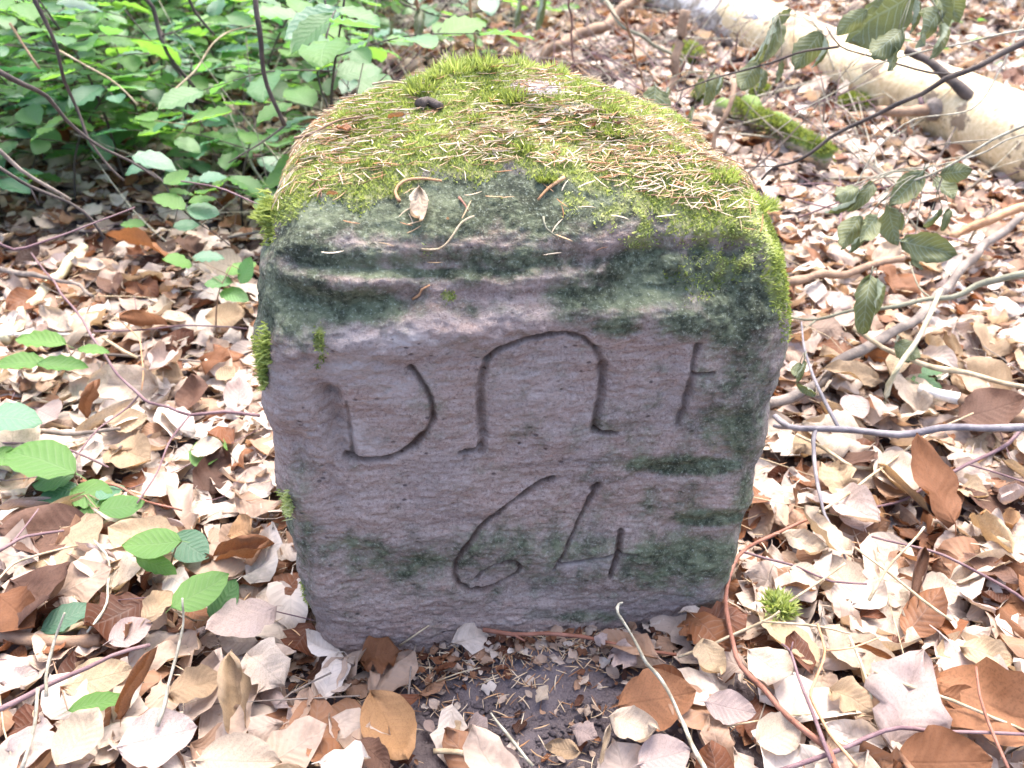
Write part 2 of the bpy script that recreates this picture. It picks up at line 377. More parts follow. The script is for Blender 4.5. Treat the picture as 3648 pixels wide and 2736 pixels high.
# inscription: D N I over 64, read stroke by stroke
line('Z2', [(680, 235), (705, 265), (740, 320), (766, 385), (765, 440), (740, 490), (690, 545), (640, 580), (580, 605), (510, 614), (420, 610)], 4.0, 4.6, 'v', .85)
line('Z2', [(350, 350), (375, 430), (395, 520), (415, 600)], 14, 6.5, 'v', .2)
line('Z2', [(422, 372), (432, 450), (440, 530), (446, 596)], 2.6, 3.0, 'v', .35)
line('Z2', [(330, 200), (325, 260), (350, 330)], 7, 2.6, 'g', .1)
line('Z2', [(345, 215), (450, 196), (580, 205), (680, 238)], 4.5, 1.5, 'g', .1)
line('Z2', [(955, 570), (965, 500), (955, 430), (955, 350), (960, 270), (978, 205)], 5.0, 4.2, 'v', .55)
line('Z2', [(978, 205), (1020, 160), (1100, 125), (1200, 103), (1290, 98), (1360, 120), (1410, 165)], 3.8, 4.6, 'v', .85)
line('Z2', [(1410, 165), (1435, 220), (1440, 290), (1428, 370), (1408, 440), (1405, 490)], 5.2, 4.4, 'v', .6)
line('Z2', [(1405, 490), (1440, 497), (1490, 500)], 3.4, 4.0, 'v', .85)
line('Z2', [(872, 574), (930, 566), (955, 552)], 3.2, 3.6, 'v', .8)
line('Z2', [(888, 575), (892, 612)], 2.8, 1.6, 'v', .4)
line('Z2', [(1812, 150), (1796, 200), (1786, 260), (1774, 340), (1760, 410), (1738, 468)], 3.9, 4.2, 'v', .6)
line('Z2', [(1795, 259), (1870, 255)], 3.2, 3.4, 'v', .8)
line('Z2', [(1244, 684), (1190, 700), (1130, 735), (1060, 780), (1000, 825), (950, 870), (910, 920), (880, 965), (858, 1010), (853, 1060), (870, 1097), (910, 1117),
            (960, 1120), (1010, 1107), (1060, 1077), (1100, 1047), (1113, 1020), (1095, 1001), (1050, 996), (1000, 1016), (960, 1046), (938, 1078)], 3.3, 4.2, 'v', .8)
line('Z2', [(1422, 703), (1390, 760), (1350, 830), (1300, 920), (1270, 980), (1240, 1030)], 3.4, 4.4, 'v', .8)
line('Z2', [(1416, 712), (1400, 722)], 5, 3, 'v', .9)
line('Z2', [(1262, 1006), (1340, 996), (1430, 976), (1500, 962), (1562, 958)], 3.6, 4.8, 'v', .95)
line('Z2', [(1506, 880), (1500, 920), (1485, 990), (1463, 1058)], 4.2, 4.8, 'v', .85)
line('Z2', [(1435, 360), (1440, 250)], 9, 1.6, 'g'); line('Z2', [(940, 560), (945, 330)], 10, 1.5, 'g')
# weathered ledges and hollows of the bedding
def gl(pts, wmm, dmm): line('D', pts, wmm, dmm*1.08, 'g')
gl([(540, 578), (640, 590), (760, 597), (900, 592), (1100, 592), (1250, 578), (1400, 562), (1580, 545), (1690, 560)], 6, 7)
gl([(560, 640), (650, 655), (740, 668), (820, 660), (880, 640)], 10, 9)
gl([(900, 650), (1100, 640), (1300, 625), (1500, 630), (1680, 650)], 12, 4)
gl([(600, 500), (740, 480), (900, 470)], 22, -3); gl([(930, 520), (1150, 500), (1350, 510)], 14, -3)
gl([(560, 540), (700, 545), (860, 540)], 14, -3); gl([(560, 610), (740, 625), (900, 620)], 8, -4)
gl([(1380, 620), (1560, 610), (1650, 600)], 16, 6); gl([(1540, 560), (1600, 620), (1590, 700)], 10, 4)
gl([(640, 730), (760, 745), (900, 735), (1050, 715)], 16, -6); gl([(1120, 700), (1280, 690), (1450, 700), (1600, 720)], 14, -3)
gl([(620, 960), (650, 1010), (690, 1060)], 13, 6); gl([(720, 1035), (735, 1100)], 7, 3); gl([(600, 900), (620, 860)], 12, -3)
gl([(700, 870), (730, 930)], 12, 3); gl([(1380, 1030), (1480, 1015), (1600, 990)], 8, 4.5); gl([(1440, 1140), (1620, 1110)], 7, 4)
gl([(800, 1110), (1000, 1090), (1200, 1080)], 12, -2); gl([(700, 1190), (900, 1230), (1100, 1270)], 14, 3); gl([(1030, 1190), (1200, 1190), (1400, 1190)], 14, -3)
gl([(1420, 800), (1460, 900)], 18, 3); gl([(1500, 820), (1560, 860)], 14, -3.5)
hz = np.clip(dz, -.05, .4)
amb = .0060*fbm(P[:, 0]*9+2, P[:, 1]*9, hz*14, 4, 70) + .0007*fbm(P[:, 0]*40, P[:, 1]*60, hz*70, 3, 80) + .0009*fbm(P[:, 0]*160, P[:, 1]*160, hz*300, 3, 90)
amb = amb + .0035*noise(P[:, 0]*45, P[:, 1]*45, hz*60, 99)*sst(.15, .6, np.abs(Nn[:, 0]))
wx = 1-.5*sst(-.01, .02, P[:, 2])*0
P = P + Nn*(dis+amb)[:, None]
PW = SO + P[:, :1]*sx + P[:, 1:2]*sy + np.column_stack([0*dx, 0*dx, P[:, 2]])
pu, pv, _d = project(PW); du, dv = pu/1.6492, pv/1.6492
NW = Nn[:, :1]*sx + Nn[:, 1:2]*sy + np.column_stack([0*dx, 0*dx, Nn[:, 2]])
nz = fbm(P[:, 0]*38, P[:, 1]*38, P[:, 2]*38, 4, 120)
nzs = fbm(P[:, 0]*120, P[:, 1]*120, P[:, 2]*120, 3, 140)
bound = np.interp(du, [500, 560, 650, 800, 950, 1100, 1250, 1350, 1450, 1580, 1700], [505, 480, 450, 412, 385, 372, 385, 425, 455, 500, 580])
frontness = sst(.25, .7, Nn[:, 2])
moss = sst(60, -50, dv-bound+34*nz)
def blobs(lst, base=0):
    m = np.zeros(len(P)) + base
    for (x, y, rx, ry, a) in lst: m = np.maximum(m, a*np.exp(-((du-x)/rx)**2-((dv-y)/ry)**2))
    return m
patchy = blobs([(1420, 470, 150, 50, .8), (1600, 520, 95, 80, .95), (1520, 590, 110, 55, .6), (1670, 560, 40, 90, .95), (900, 490, 50, 30, .55), (930, 540, 40, 25, .5), (1050, 440, 80, 25, .45),
                (690, 750, 16, 55, .95), (1560, 470, 150, 70, .95), (1500, 640, 60, 40, .5), (1380, 520, 60, 30, .6), (1250, 430, 60, 25, .6), (860, 560, 40, 30, .3), (975, 640, 26, 16, .9), (1330, 620, 60, 20, .3), (1230, 460, 60, 20, .4), (1460, 670, 60, 20, .3)])
side = sst(.55, .9, -Nn[:, 0])*.75*blobs([(560, 480, 60, 60, .9), (570, 780, 60, 70, .9), (600, 1090, 60, 40, .7), (645, 1290, 60, 60, .55)]) + sst(.35, .8, Nn[:, 0])*blobs([(1690, 560, 60, 160, .9), (1690, 700, 60, 100, .35)])
moss = np.clip(np.maximum(moss, np.maximum(patchy*sst(-.5, .35, nz+nzs*.5), side)), 0, 1)*(1-.9*dirt)
moss = np.where(Nn[:, 1] > .5, .5, moss)
# bald, dry spots on the crown
bald = np.clip(blobs([(1150, 190, 80, 20, 1.0), (900, 250, 55, 16, .7), (1250, 235, 110, 20, .55), (720, 330, 70, 20, .25)])*sst(-.7, .1, nz), 0, 1)
algae = blobs([(1000, 440, 650, 95, .98), (1050, 560, 560, 50, .62), (620, 520, 100, 90, .8), (700, 470, 260, 70, .7), (720, 560, 200, 50, .75), (760, 660, 170, 45, .98), (620, 640, 140, 110, .9), (760, 655, 150, 22, 1.25), (1450, 590, 200, 24, 1.2), (900, 590, 300, 14, 1.0), (1350, 640, 200, 40, .9), (1500, 700, 120, 50, .75), (1490, 1005, 120, 16, 1.25), (1000, 480, 260, 60, .62), (1000, 590, 200, 30, .7), (1300, 470, 300, 60, .60),
               (1450, 590, 270, 75, .95), (1600, 650, 140, 150, .85), (1330, 700, 70, 30, .85), (1600, 900, 120, 260, .62), (1490, 1005, 150, 26, 1.05), (1560, 1120, 130, 24, .95),
               (1500, 1210, 220, 90, .75), (1180, 1180, 330, 70, .56), (900, 1215, 240, 60, .55), (760, 1190, 120, 60, .5), (1290, 1040, 80, 30, .3), (640, 1180, 60, 220, .50), (1100, 1220, 560, 120, .36), (1450, 1000, 300, 260, .36), (1100, 900, 500, 250, .20), (1350, 680, 180, 30, .6), (1000, 670, 150, 25, .45), (1620, 1100, 60, 250, .6), (1250, 1330, 120, 18, .6), (1550, 1330, 100, 30, .5)], .08)
algae = np.clip(algae*(1-.6*dirt), 0, 1.2)
lite = np.clip(blobs([(900, 730, 150, 28, .9), (760, 790, 90, 30, .6), (780, 940, 60, 40, .6), (880, 830, 70, 40, .6), (1150, 850, 80, 60, .3), (1260, 1215, 90, 20, .5), (560, 820, 50, 40, .4), (620, 850, 60, 50, .35), (1530, 830, 60, 25, .5), (1060, 1160, 120, 25, .3), (620, 560, 60, 30, .3), (840, 430, 160, 30, .45), (1150, 400, 120, 25, .5)])*sst(-1.2, .5, nz), 0, 1)  # pale lichen patches, plus light painted on the upturned ledge and D's left edge
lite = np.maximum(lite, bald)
moss = moss*(1-bald)
bound_ids = np.where(j_ == NY-1)[0]
# back closing face: ordered boundary
be = bound_ids[np.argsort(np.arctan2(P[bound_ids, 2]-.17, P[bound_ids, 0]))]
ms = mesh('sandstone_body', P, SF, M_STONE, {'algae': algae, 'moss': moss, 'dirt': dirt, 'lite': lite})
import bmesh
bm = bmesh.new(); bm.from_mesh(ms); bm.verts.ensure_lookup_table()
edges = [e for e in bm.edges if e.is_boundary and e.verts[0].co.y > .2 and e.verts[1].co.y > .2 and min(e.verts[0].co.z, e.verts[1].co.z) > Z0+.0005]
try: bmesh.ops.edgeloop_fill(bm, edges=[e for e in bm.edges if e.is_boundary])
except Exception: pass
bm.to_mesh(ms); bm.free()
stone = empty('boundary_stone', SO, 'squat red sandstone boundary stone carved DNI over 64, moss on its domed top', 'boundary stone')
stone.rotation_euler = (0, 0, YAW)
body = obj('stone_body', ms, stone)

# moss blades (local coordinates of the stone)
def sample_stone(n, wgt):
    A = P[SF]; ar = np.linalg.norm(np.cross(A[:, 1]-A[:, 0], A[:, 3]-A[:, 0]), axis=1)*wgt[SF].mean(1); ar[np.isnan(ar)] = 0
    f = rng.choice(len(SF), n, p=ar/ar.sum()); a, b = rng.random(n)[:, None], rng.random(n)[:, None]; Q = P[SF[f]]
    return (Q[:, 0]*(1-a)+Q[:, 1]*a)*(1-b) + (Q[:, 3]*(1-a)+Q[:, 2]*a)*b, Nn[SF[f, 0]], f
def blades(pos, nrm, length, width, lean, drop=0.0):
    n = len(pos); d = rng.normal(size=(n, 3)); d /= np.linalg.norm(d, axis=1)[:, None]
    up = nrm + d*lean[:, None]; up[:, 2] += drop; up /= np.linalg.norm(up, axis=1)[:, None]
    s_ = np.cross(up, rng.normal(size=(n, 3))); s_ /= np.linalg.norm(s_, axis=1)[:, None] + 1e-9
    L, Wd = length[:, None], width[:, None]
    bend = d*L*.35
    V = np.stack([pos - nrm*.0008 - s_*Wd*.5, pos - nrm*.0008 + s_*Wd*.5, pos + up*L*.6 + s_*Wd*.5 + bend*.4, pos + up*L + bend, pos + up*L*.6 - s_*Wd*.5 + bend*.4], 1).reshape(-1, 3)
    b = np.arange(n)[:, None]*5; F4 = [b+np.array([[0, 1, 2, 4]])]; F3 = b+np.array([[4, 2, 3]])
    return V, F4[0], F3
def poly_mixed(name, V, F4, F3, mat, rnd):
    F3q = np.column_stack([F3, F3[:, 2]])
    m = bpy.data.meshes.new(name); m.vertices.add(len(V)); m.vertices.foreach_set('co', V.astype(np.float32).ravel())
    lv = np.concatenate([F4.ravel(), F3.ravel()]).astype(np.int32); m.loops.add(len(lv)); m.loops.foreach_set('vertex_index', lv)
    st = np.concatenate([np.arange(len(F4))*4, len(F4)*4+np.arange(len(F3))*3]).astype(np.int32)
    m.polygons.add(len(st)); m.polygons.foreach_set('loop_start', st); m.update(calc_edges=True)
    at = m.attributes.new('rnd', 'FLOAT', 'POINT'); at.data.foreach_set('value', rnd.astype(np.float32)); m.materials.append(mat); return m
wm = np.where(moss > .3, moss**1.5, 0)*(j_ < NY-3)*(P[:, 2] > -.01)
nb = 95000
bp, bn, bf = sample_stone(nb, wm)
front_b = bn[:, 2] < .4
L = rng.uniform(.0013, .0032, nb)*np.where(front_b, 1.1, 1.0); Wd = rng.uniform(.0006, .0013, nb)
V, F4, F3 = blades(bp, bn, L, Wd, rng.uniform(.5, 1.4, nb), drop=np.where(front_b, -.25, .1)) if False else blades(bp, bn, L, Wd, rng.uniform(.5, 1.4, nb))
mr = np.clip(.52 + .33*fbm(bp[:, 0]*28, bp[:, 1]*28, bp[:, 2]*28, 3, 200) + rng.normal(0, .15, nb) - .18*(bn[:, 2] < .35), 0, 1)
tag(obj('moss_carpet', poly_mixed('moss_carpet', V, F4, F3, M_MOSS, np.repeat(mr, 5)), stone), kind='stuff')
# surface lookup on the crown: pixel -> local point
crown = np.where((Nn[:, 2] > .05) | (Nn[:, 1] < -.3))[0]
vis = (NW @ (CAM)) * 0
def stone_at(u, v):
    d2 = (pu-u)**2 + (pv-v)**2 + 1e7*(((PW-CAM)*NW).sum(1) > 0); k = np.argmin(d2); return P[k], Nn[k]
def tuft(u, v, r, h, n, tone, name='moss_tuft'):
    p, nr = stone_at(u, v); ang = rng.uniform(0, 2*np.pi, n); rr = r*np.sqrt(rng.random(n))
    pos = p + np.column_stack([rr*np.cos(ang), rr*np.sin(ang), -.002+0*ang]); nrm = np.tile(nr*.5+np.array([0, 0, .7]), (n, 1)) + np.column_stack([np.cos(ang)*rr/r*.6, np.sin(ang)*rr/r*.6, 0*ang])
    V, F4, F3 = blades(pos, nrm, rng.uniform(.5, 1, n)*h*(1.1-rr/r*.5), rng.uniform(.0007, .0014, n), rng.uniform(.2, .6, n))
    return obj(name, poly_mixed(name, V, F4, F3, M_MOSS, np.repeat(np.clip(tone+rng.normal(0, .13, n), 0, 1), 5)), stone)
for (a, b, r, h, t_) in [(1115, 215, .011, .016, .30), (915, 195, .012, .018, .35), (880, 232, .008, .010, .4), (750, 255, .008, .012, .45), (1030, 260, .008, .010, .35), (1330, 290, .008, .011, .3), (1310, 240, .008, .012, .4),
                         (1060, 215, .008, .008, .5), (1130, 325, .008, .009, .3), (800, 350, .008, .009, .4), (985, 150, .015, .018, .5), (1045, 145, .013, .018, .45), (950, 165, .010, .012, .5), (1340, 245, .010, .010, .5),
                         (1120, 135, .012, .014, .55), (1195, 155, .012, .012, .6), (860, 275, .008, .008, .3), (1180, 380, .007, .006, .3), (550, 450, .012, .012, .55), (560, 425, .010, .010, .5), (1450, 330, .010, .012, .4), (1560, 380, .012, .012, .5), (1640, 440, .012, .012, .45)]:
    tuft(a*1.6492, b*1.6492, r, h, 260, t_)
for (a, b, r, h, t_) in [(562, 800, .009, .008, .3), (566, 750, .008, .007, .35), (615, 1085, .007, .007, .75), (552, 470, .009, .010, .45)]:
    p, nr = stone_at((a+14)*1.6492, b*1.6492); n_ = 260
    pos = p + rng.normal(0, r*.5, (n_, 3))*np.array([.3, 1, 1.6]); V, F4, F3 = blades(pos, np.tile(np.array([-1, -.3, .2]), (n_, 1)), rng.uniform(.5, 1, n_)*h, rng.uniform(.0007, .0014, n_), rng.uniform(.3, .8, n_))
    obj('moss_tuft', poly_mixed('moss_tuft', V, F4, F3, M_MOSS, np.repeat(np.clip(t_+rng.normal(0, .13, n_), 0, 1), 5)), stone)

def to_world(p): return SO + p[..., :1]*sx + p[..., 1:2]*sy + np.stack([0*p[..., 0], 0*p[..., 0], p[..., 2]], -1)
def dirw(v): return v[..., :1]*sx + v[..., 1:2]*sy + np.stack([0*v[..., 0], 0*v[..., 0], v[..., 2]], -1)

# ------------------------------------------------------------------ needles
def needle_mesh(name, bend, L=1.0, r=.042):
    t = np.linspace(-.5, .5, 5); Pn = np.column_stack([t, bend*(t*t*4-1)*.5, .015*np.sin(t*5)])
    k = len(t); ang = np.array([0, 2.1, 4.2]); rr = r*np.array([.5, 1, 1, .9, .25])
    V = (Pn[:, None] + rr[:, None, None]*np.stack([0*ang, np.cos(ang), np.sin(ang)*.6], -1)[None]).reshape(-1, 3)
    F = [(a*3+j, a*3+(j+1) % 3, a*3+3+(j+1) % 3, a*3+3+j) for a in range(k-1) for j in range(3)]
    return V, F
NEED = [needle_mesh('n', b) for b in (0.02, .08, .15, -.10)]
def mat_from(o, x, z, s=1.0):
    x = Vector(x).normalized(); z = Vector(z); y = z.cross(x); y.normalize(); z = x.cross(y)
    M = Matrix(((x[0]*s, y[0]*s, z[0]*s, o[0]), (x[1]*s, y[1]*s, z[1]*s, o[1]), (x[2]*s, y[2]*s, z[2]*s, o[2]), (0, 0, 0, 1))); return M
crownw = np.where(Nn[:, 2] > .42, sst(.35, .8, Nn[:, 2]), 0)*(P[:, 1] > 0)*(.35+sst(-.5, .7, fbm(P[:, 0]*12, P[:, 1]*12, 0, 3, 300))+.6*bald+.7*blobs([(700, 310, 130, 90, 1), (1450, 330, 120, 60, .8)]))
crownw = crownw*np.where(dv > bound-20, .03, 1)
def batch(name, VF, Ms, mat, rnd, kind='stuff', uvs=None):
    Vs, Fs, rs, us, o = [], [], [], [], 0
    for q_, (v, f) in enumerate(VF):
        sel = np.where(Ms[0] == q_)[0]
        if len(sel) == 0: continue
        M = Ms[1][sel]; Vv = np.einsum('nij,kj->nki', M[:, :3, :3], v) + M[:, None, :3, 3]
        f = np.asarray(f); F_ = f[None] + (np.arange(len(sel))*len(v))[:, None, None] + o
        Vs.append(Vv.reshape(-1, 3)); Fs.append(F_.reshape(-1, f.shape[1])); rs.append(np.repeat(rnd[sel], len(v))); o += len(sel)*len(v)
        if uvs is not None: us.append(np.tile(uvs[q_], (len(sel), 1)))
    m = mesh(name, np.vstack(Vs), np.vstack(Fs), mat, {'rnd': np.concatenate(rs)}, np.vstack(us) if uvs is not None else None)
    return tag(obj(name, m), kind=kind)
def frames(o, x, z, s):
    x = x/np.linalg.norm(x, axis=1)[:, None]; y = np.cross(z, x); y /= np.linalg.norm(y, axis=1)[:, None]+1e-9; z = np.cross(x, y)
    M = np.zeros((len(o), 4, 4)); M[:, :3, 0] = x*s[:, None]; M[:, :3, 1] = y*s[:, None]; M[:, :3, 2] = z*s[:, None]; M[:, :3, 3] = o; M[:, 3, 3] = 1; return M
nn = 4400
p, nr, _ = sample_stone(nn, crownw); lift = rng.uniform(.0012, .0045, nn)
a = rng.uniform(0, np.pi*2, nn); a = np.where(rng.random(nn) < .55, rng.normal(.25, .5, nn), a)
dd = np.column_stack([np.cos(a), np.sin(a), rng.normal(0, .12, nn)]); dd -= nr*(dd*nr).sum(1)[:, None]
Mw = frames(to_world(p + nr*lift[:, None]), dirw(dd), dirw(nr), rng.uniform(.008, .0155, nn))
kk = rng.integers(0, 4, nn); big = rng.permutation(nn)
# the showing ones as separate objects
uu, vv, _ = project(Mw[:, :3, 3]); zone = np.where(vv < 400, 0, np.where(uu < 1500, 1, np.where(uu > 2200, 3, 2)))
ZT = ['near the back of the mossy crown of the stone', "on the left shoulder of the stone's mossy top", "on the middle of the stone's mossy top", "on the right shoulder of the stone's mossy top"]
nmesh = {(c, k): mesh('needle_'+c, NEED[k][0], NEED[k][1], MN[c]) for c in MN for k in range(4)}
CLM = [((760*1.6492, 250*1.6492), 'the second moss tuft'), ((935*1.6492, 235*1.6492), 'the dark bark chip'), ((1115*1.6492, 215*1.6492), 'the dark green tuft mid crown'), ((915*1.6492, 195*1.6492), 'the tuft behind the bark chip'), ((1000*1.6492, 150*1.6492), 'the tall moss at the back'), ((1170*1.6492, 190*1.6492), 'the bald pale spot'),
   ((680*1.6492, 300*1.6492), 'the star shaped husk'), ((830*1.6492, 350*1.6492), 'the small front left tuft'), ((1030*1.6492, 300*1.6492), 'the pink scrap'), ((1200*1.6492, 315*1.6492), 'the curled rust husk'), ((1330*1.6492, 290*1.6492), 'the right tuft'), ((1300*1.6492, 240*1.6492), 'the right back tuft'),
   ((600*1.6492, 380*1.6492), 'the left edge of the crown'), ((700*1.6492, 400*1.6492), 'the left front brow'), ((1100*1.6492, 370*1.6492), 'the moss edge above the N'), ((1350*1.6492, 390*1.6492), 'the right front brow'), ((1480*1.6492, 350*1.6492), 'the low right shoulder tuft'), ((1590*1.6492, 420*1.6492), 'the right corner of the crown'), ((1060*1.6492, 245*1.6492), 'the middle pair of tufts')]
def crown_phrase(u, v):
    (a, b), t_ = min(CLM, key=lambda l: (l[0][0]-u)**2+(l[0][1]-v)**2); dx_, dy_ = u-a, v-b
    return ('well ' if math.hypot(dx_, dy_) > 55 else 'just ') + (('right of ' if dx_ > 0 else 'left of ') if abs(dx_) > abs(dy_) else ('before ' if dy_ > 0 else 'behind ')) + t_
ind = big[:230]; Mw[ind, :3, 3] += dirw(nr[ind])*.0015; Mw[ind, :3, :3] *= 1.15
for q_ in ind:
    c = random.choices(['tan', 'pale', 'rust', 'dark'], [4, 3, 5, 1])[0]
    o = obj('dry_needle', nmesh[(c, int(kk[q_]))]); o.matrix_world = Matrix(Mw[q_].tolist())
    word = {'tan': 'tan needle', 'pale': 'bleached needle', 'rust': 'rust brown needle', 'dark': 'dark brown needle'}[c]
    ph = crown_phrase(uu[q_], vv[q_]); tag(o, word + ' on the stone ' + ph, 'needle', word.replace('needle', 'needles') + ' ' + ph)
rest = big[230:]
batch('needle_litter', NEED, (kk[rest], Mw[rest]), M_NEEDLES, rng.random(len(rest)))

# ------------------------------------------------------------------ leaves
def leaf(nl=8, nw=4, ratio=.62, fold=.25, curl=.5, cup=.3, ripple=.025, crump=.03, seed=0, wide=.46, pet=.12, ragged=0.0, teeth=0.0):
    s_ = np.linspace(0, 1, nl+1); t_ = np.linspace(-1, 1, nw+1); Sg, Tg = np.meshgrid(s_, t_, indexing='ij')
    a_ = np.log(.5)/np.log(wide); ps = Sg**a_
    hw = ratio/2*np.sin(np.pi*np.clip(ps, 0, 1))**.72*(1+ragged*noise(Sg*9, np.sign(Tg)*5+seed, seed+.1, 7) + teeth*np.cos(Sg*np.pi*2*nl/2))
    x = Sg.copy(); y = Tg*hw
    z = -fold*.0 + fold*np.abs(y) + ripple*np.sin((Sg*9-np.abs(Tg)*2.2)*2*np.pi*.5+seed)*np.abs(Tg)**1.5 + crump*fbm(Sg*3.1+seed, Tg*1.6, seed*.7, 2, seed)
    if cup: # roll across the width
        R_ = 1/cup; th = y/R_; y2 = (R_ - z)*np.sin(th); z = R_ - (R_-z)*np.cos(th); y = y2
    if curl:
        R_ = 1/curl; th = (x-.4)/R_; x2 = (R_-z)*np.sin(th)+.4; z = R_-(R_-z)*np.cos(th); x = x2
    V = np.stack([x, y, z], -1).reshape(-1, 3); uv = np.column_stack([Sg.ravel(), Tg.ravel()])
    w_ = nw+1; i = np.arange(nl)[:, None]*w_+np.arange(nw)[None]
    F = np.stack([i, i+w_, i+w_+1, i+1], -1).reshape(-1, 4)
    if pet > 0: # petiole: two quads
        c = V[nw//2]; tz = V[w_+nw//2]-c; e = .008
        Pp = np.array([c+[0, -e, .004], c+[0, e, .004], c+[-pet, e*.7, -.02-.3*pet], c+[-pet, -e*.7, -.02-.3*pet], c+[.12, e*.6, V[w_+nw//2][2]-c[2]+.006], c+[.12, -e*.6, V[w_+nw//2][2]-c[2]+.006]])
        b = len(V); V = np.vstack([V, Pp]); uv = np.vstack([uv, [[0, 0]]*6]); F = np.vstack([F, [[b, b+1, b+2, b+3], [b, b+5, b+4, b+1]]])
    return V, F, uv
# ---- ground litter (stuff)
LV = [leaf(7, 4, ratio=rng.uniform(.50, .72), fold=rng.uniform(-.1, .5), curl=rng.choice([-1.4, -.7, -.3, .4, .9, 1.7]), cup=rng.choice([-2.6, -1.2, -.4, .6, 1.6, 3.2]),
           ripple=rng.uniform(.003, .013), crump=rng.uniform(.06, .22), seed=k+1, wide=rng.uniform(.40, .58), ragged=rng.choice([0, .2, .4, .6])) for k in range(28)]
def foot(x, y, m=0.0):
    X_ = (x-SO[0])*sx[0]+(y-SO[1])*sx[1]; Y_ = (x-SO[0])*sy[0]+(y-SO[1])*sy[1]
    return (np.abs(X_-.003) < .178+m) & (Y_ > -.002-m) & (Y_ < .27+m)
def bare(x, y): return np.exp(-((x-.01)/.125)**2-((y+.10)/.085)**2) + .55*np.exp(-((x-.05)/.15)**2-((y+.02)/.03)**2)
def inview(x, y, z, m=500):
    u, v, d = project(np.column_stack([x, y, z])); return (u > -m) & (u < 3648+m) & (v > -m) & (v < 2736+m)
def scatter(n, x0, x1, y0, y1, m=600):
    x = rng.uniform(x0, x1, n); y = rng.uniform(y0, y1, n); z = gz(x, y); k = inview(x, y, z, m) & ~foot(x, y, .004); return x[k], y[k], z[k]
def litter(name, n, box, lmin, lmax, h, tilt, avoid=True, shift=0.0, m=600):
    x, y, z = scatter(n, *box, m=m)
    if avoid: k = rng.random(len(x)) > bare(x, y)*1.25; x, y, z = x[k], y[k], z[k]
    c = len(x); yaw = rng.uniform(0, 2*np.pi, c); zz = np.column_stack([rng.normal(0, tilt, c), rng.normal(0, tilt, c)-.05, np.ones(c)])
    zz[:, 2] *= np.where(rng.random(c) < .5, 1, -1)
    xx = np.column_stack([np.cos(yaw), np.sin(yaw), rng.normal(0, tilt*.6, c)])
    s_ = rng.uniform(lmin, lmax, c); hh = rng.random(c)*h
    nearw = np.exp(-(np.minimum(np.abs(x-.003)-.18, 9)/.05)**2)
    M = frames(np.column_stack([x, y, z+hh+.003]), xx, zz, s_)
    pick = rng.integers(0, len(LV), c)
    rn = np.clip(rng.beta(1.5, 1.15, c) - shift - .0*(hh < h*.3) + .12*noise(x*2.5, y*2.5, 0, 77), 0, 1)
    return batch(name, [(v, f) for v, f, _ in LV], (pick, M), M_LITTER, rn, uvs=[u for _, _, u in LV])
litter('leaf_litter', 19000, (-1.8, 1.8, -.50, 1.5), .028, .066, .030, .36)
litter('leaf_litter', 34000, (-4.2, 4.2, 1.5, 5.2), .035, .072, .040, .48)
litter('crushed_leaf_litter', 9000, (-1.0, 1.0, -.45, 0.9), .010, .028, .014, .45, shift=.05)

fx_ = np.concatenate([rng.normal(.0, .17, 320), rng.uniform(-.2, .22, 520)]); fy_ = np.concatenate([rng.normal(-.07, .07, 320), rng.normal(-.010, .014, 520)]); k = ~foot(fx_, fy_, .001); fx_, fy_ = fx_[k], fy_[k]; c = len(fx_); yaw = rng.uniform(0, 6.283, c)
batch('leaf_crumbs', [(v, f) for v, f, _ in LV], (rng.integers(0, len(LV), c), frames(np.column_stack([fx_, fy_, gz(fx_, fy_)+.003+rng.uniform(0, .004, c)]), np.column_stack([np.cos(yaw), np.sin(yaw), rng.normal(0, .25, c)]), np.column_stack([rng.normal(0, .35, c), rng.normal(0, .35, c), np.ones(c)]), rng.uniform(.004, .016, c))), M_LITTER, np.clip(rng.beta(1.3, 1.6, c), 0, 1), uvs=[u for _, _, u in LV])
# needles and crumbs on the ground
x, y, z = scatter(9000, -.9, .9, -.42, .9); c = len(x); yaw = rng.uniform(0, 2*np.pi, c)
dn = np.where(bare(x, y) > .5, .25, np.where(bare(x, y) > .12, 1, .55)); k = rng.random(c) < dn; x, y, z, yaw = x[k], y[k], z[k], yaw[k]; c = len(x)
batch('ground_needles', NEED, (rng.integers(0, 4, c), frames(np.column_stack([x, y, z+rng.uniform(.002, .03, c)*(bare(x, y) < .1)+.004]), np.column_stack([np.cos(yaw), np.sin(yaw), rng.normal(0, .25, c)]), np.tile([0, 0, 1.], (c, 1)), rng.uniform(.008, .02, c))), M_NEEDLES, rng.random(c))
x = np.concatenate([rng.normal(0, .085, 240), rng.normal(0, .14, 800)]); y = np.concatenate([rng.normal(-.06, .05, 240), rng.normal(-.02, .02, 800)]); k = ~foot(x, y, 0.0); x, y = x[k], y[k]; c = len(x); z = gz(x, y); yaw = rng.uniform(0, 2*np.pi, c)
batch('soil_needles', NEED, (rng.integers(0, 4, c), frames(np.column_stack([x, y, z+.004]), np.column_stack([np.cos(yaw), np.sin(yaw), rng.normal(0, .2, c)]), np.tile([0, 0, 1.], (c, 1)), rng.uniform(.005, .016, c))), M_NEEDLES, rng.random(c)*.9)
ico = bmesh.new(); bmesh.ops.create_icosphere(ico, subdivisions=1, radius=1); IV = np.array([v.co[:] for v in ico.verts]); IF = np.array([[v.index for v in f.verts] for f in ico.faces]); ico.free()
CR = [(IV*(1+.35*rng.normal(size=(len(IV), 1)))*[1, .8, .6], IF) for _ in range(4)]
x = rng.normal(.0, .12, 1600); y = rng.normal(-.08, .07, 1600); k = ~foot(x, y, 0); x, y = x[k], y[k]; c = len(x); yaw = rng.uniform(0, 6.28, c)
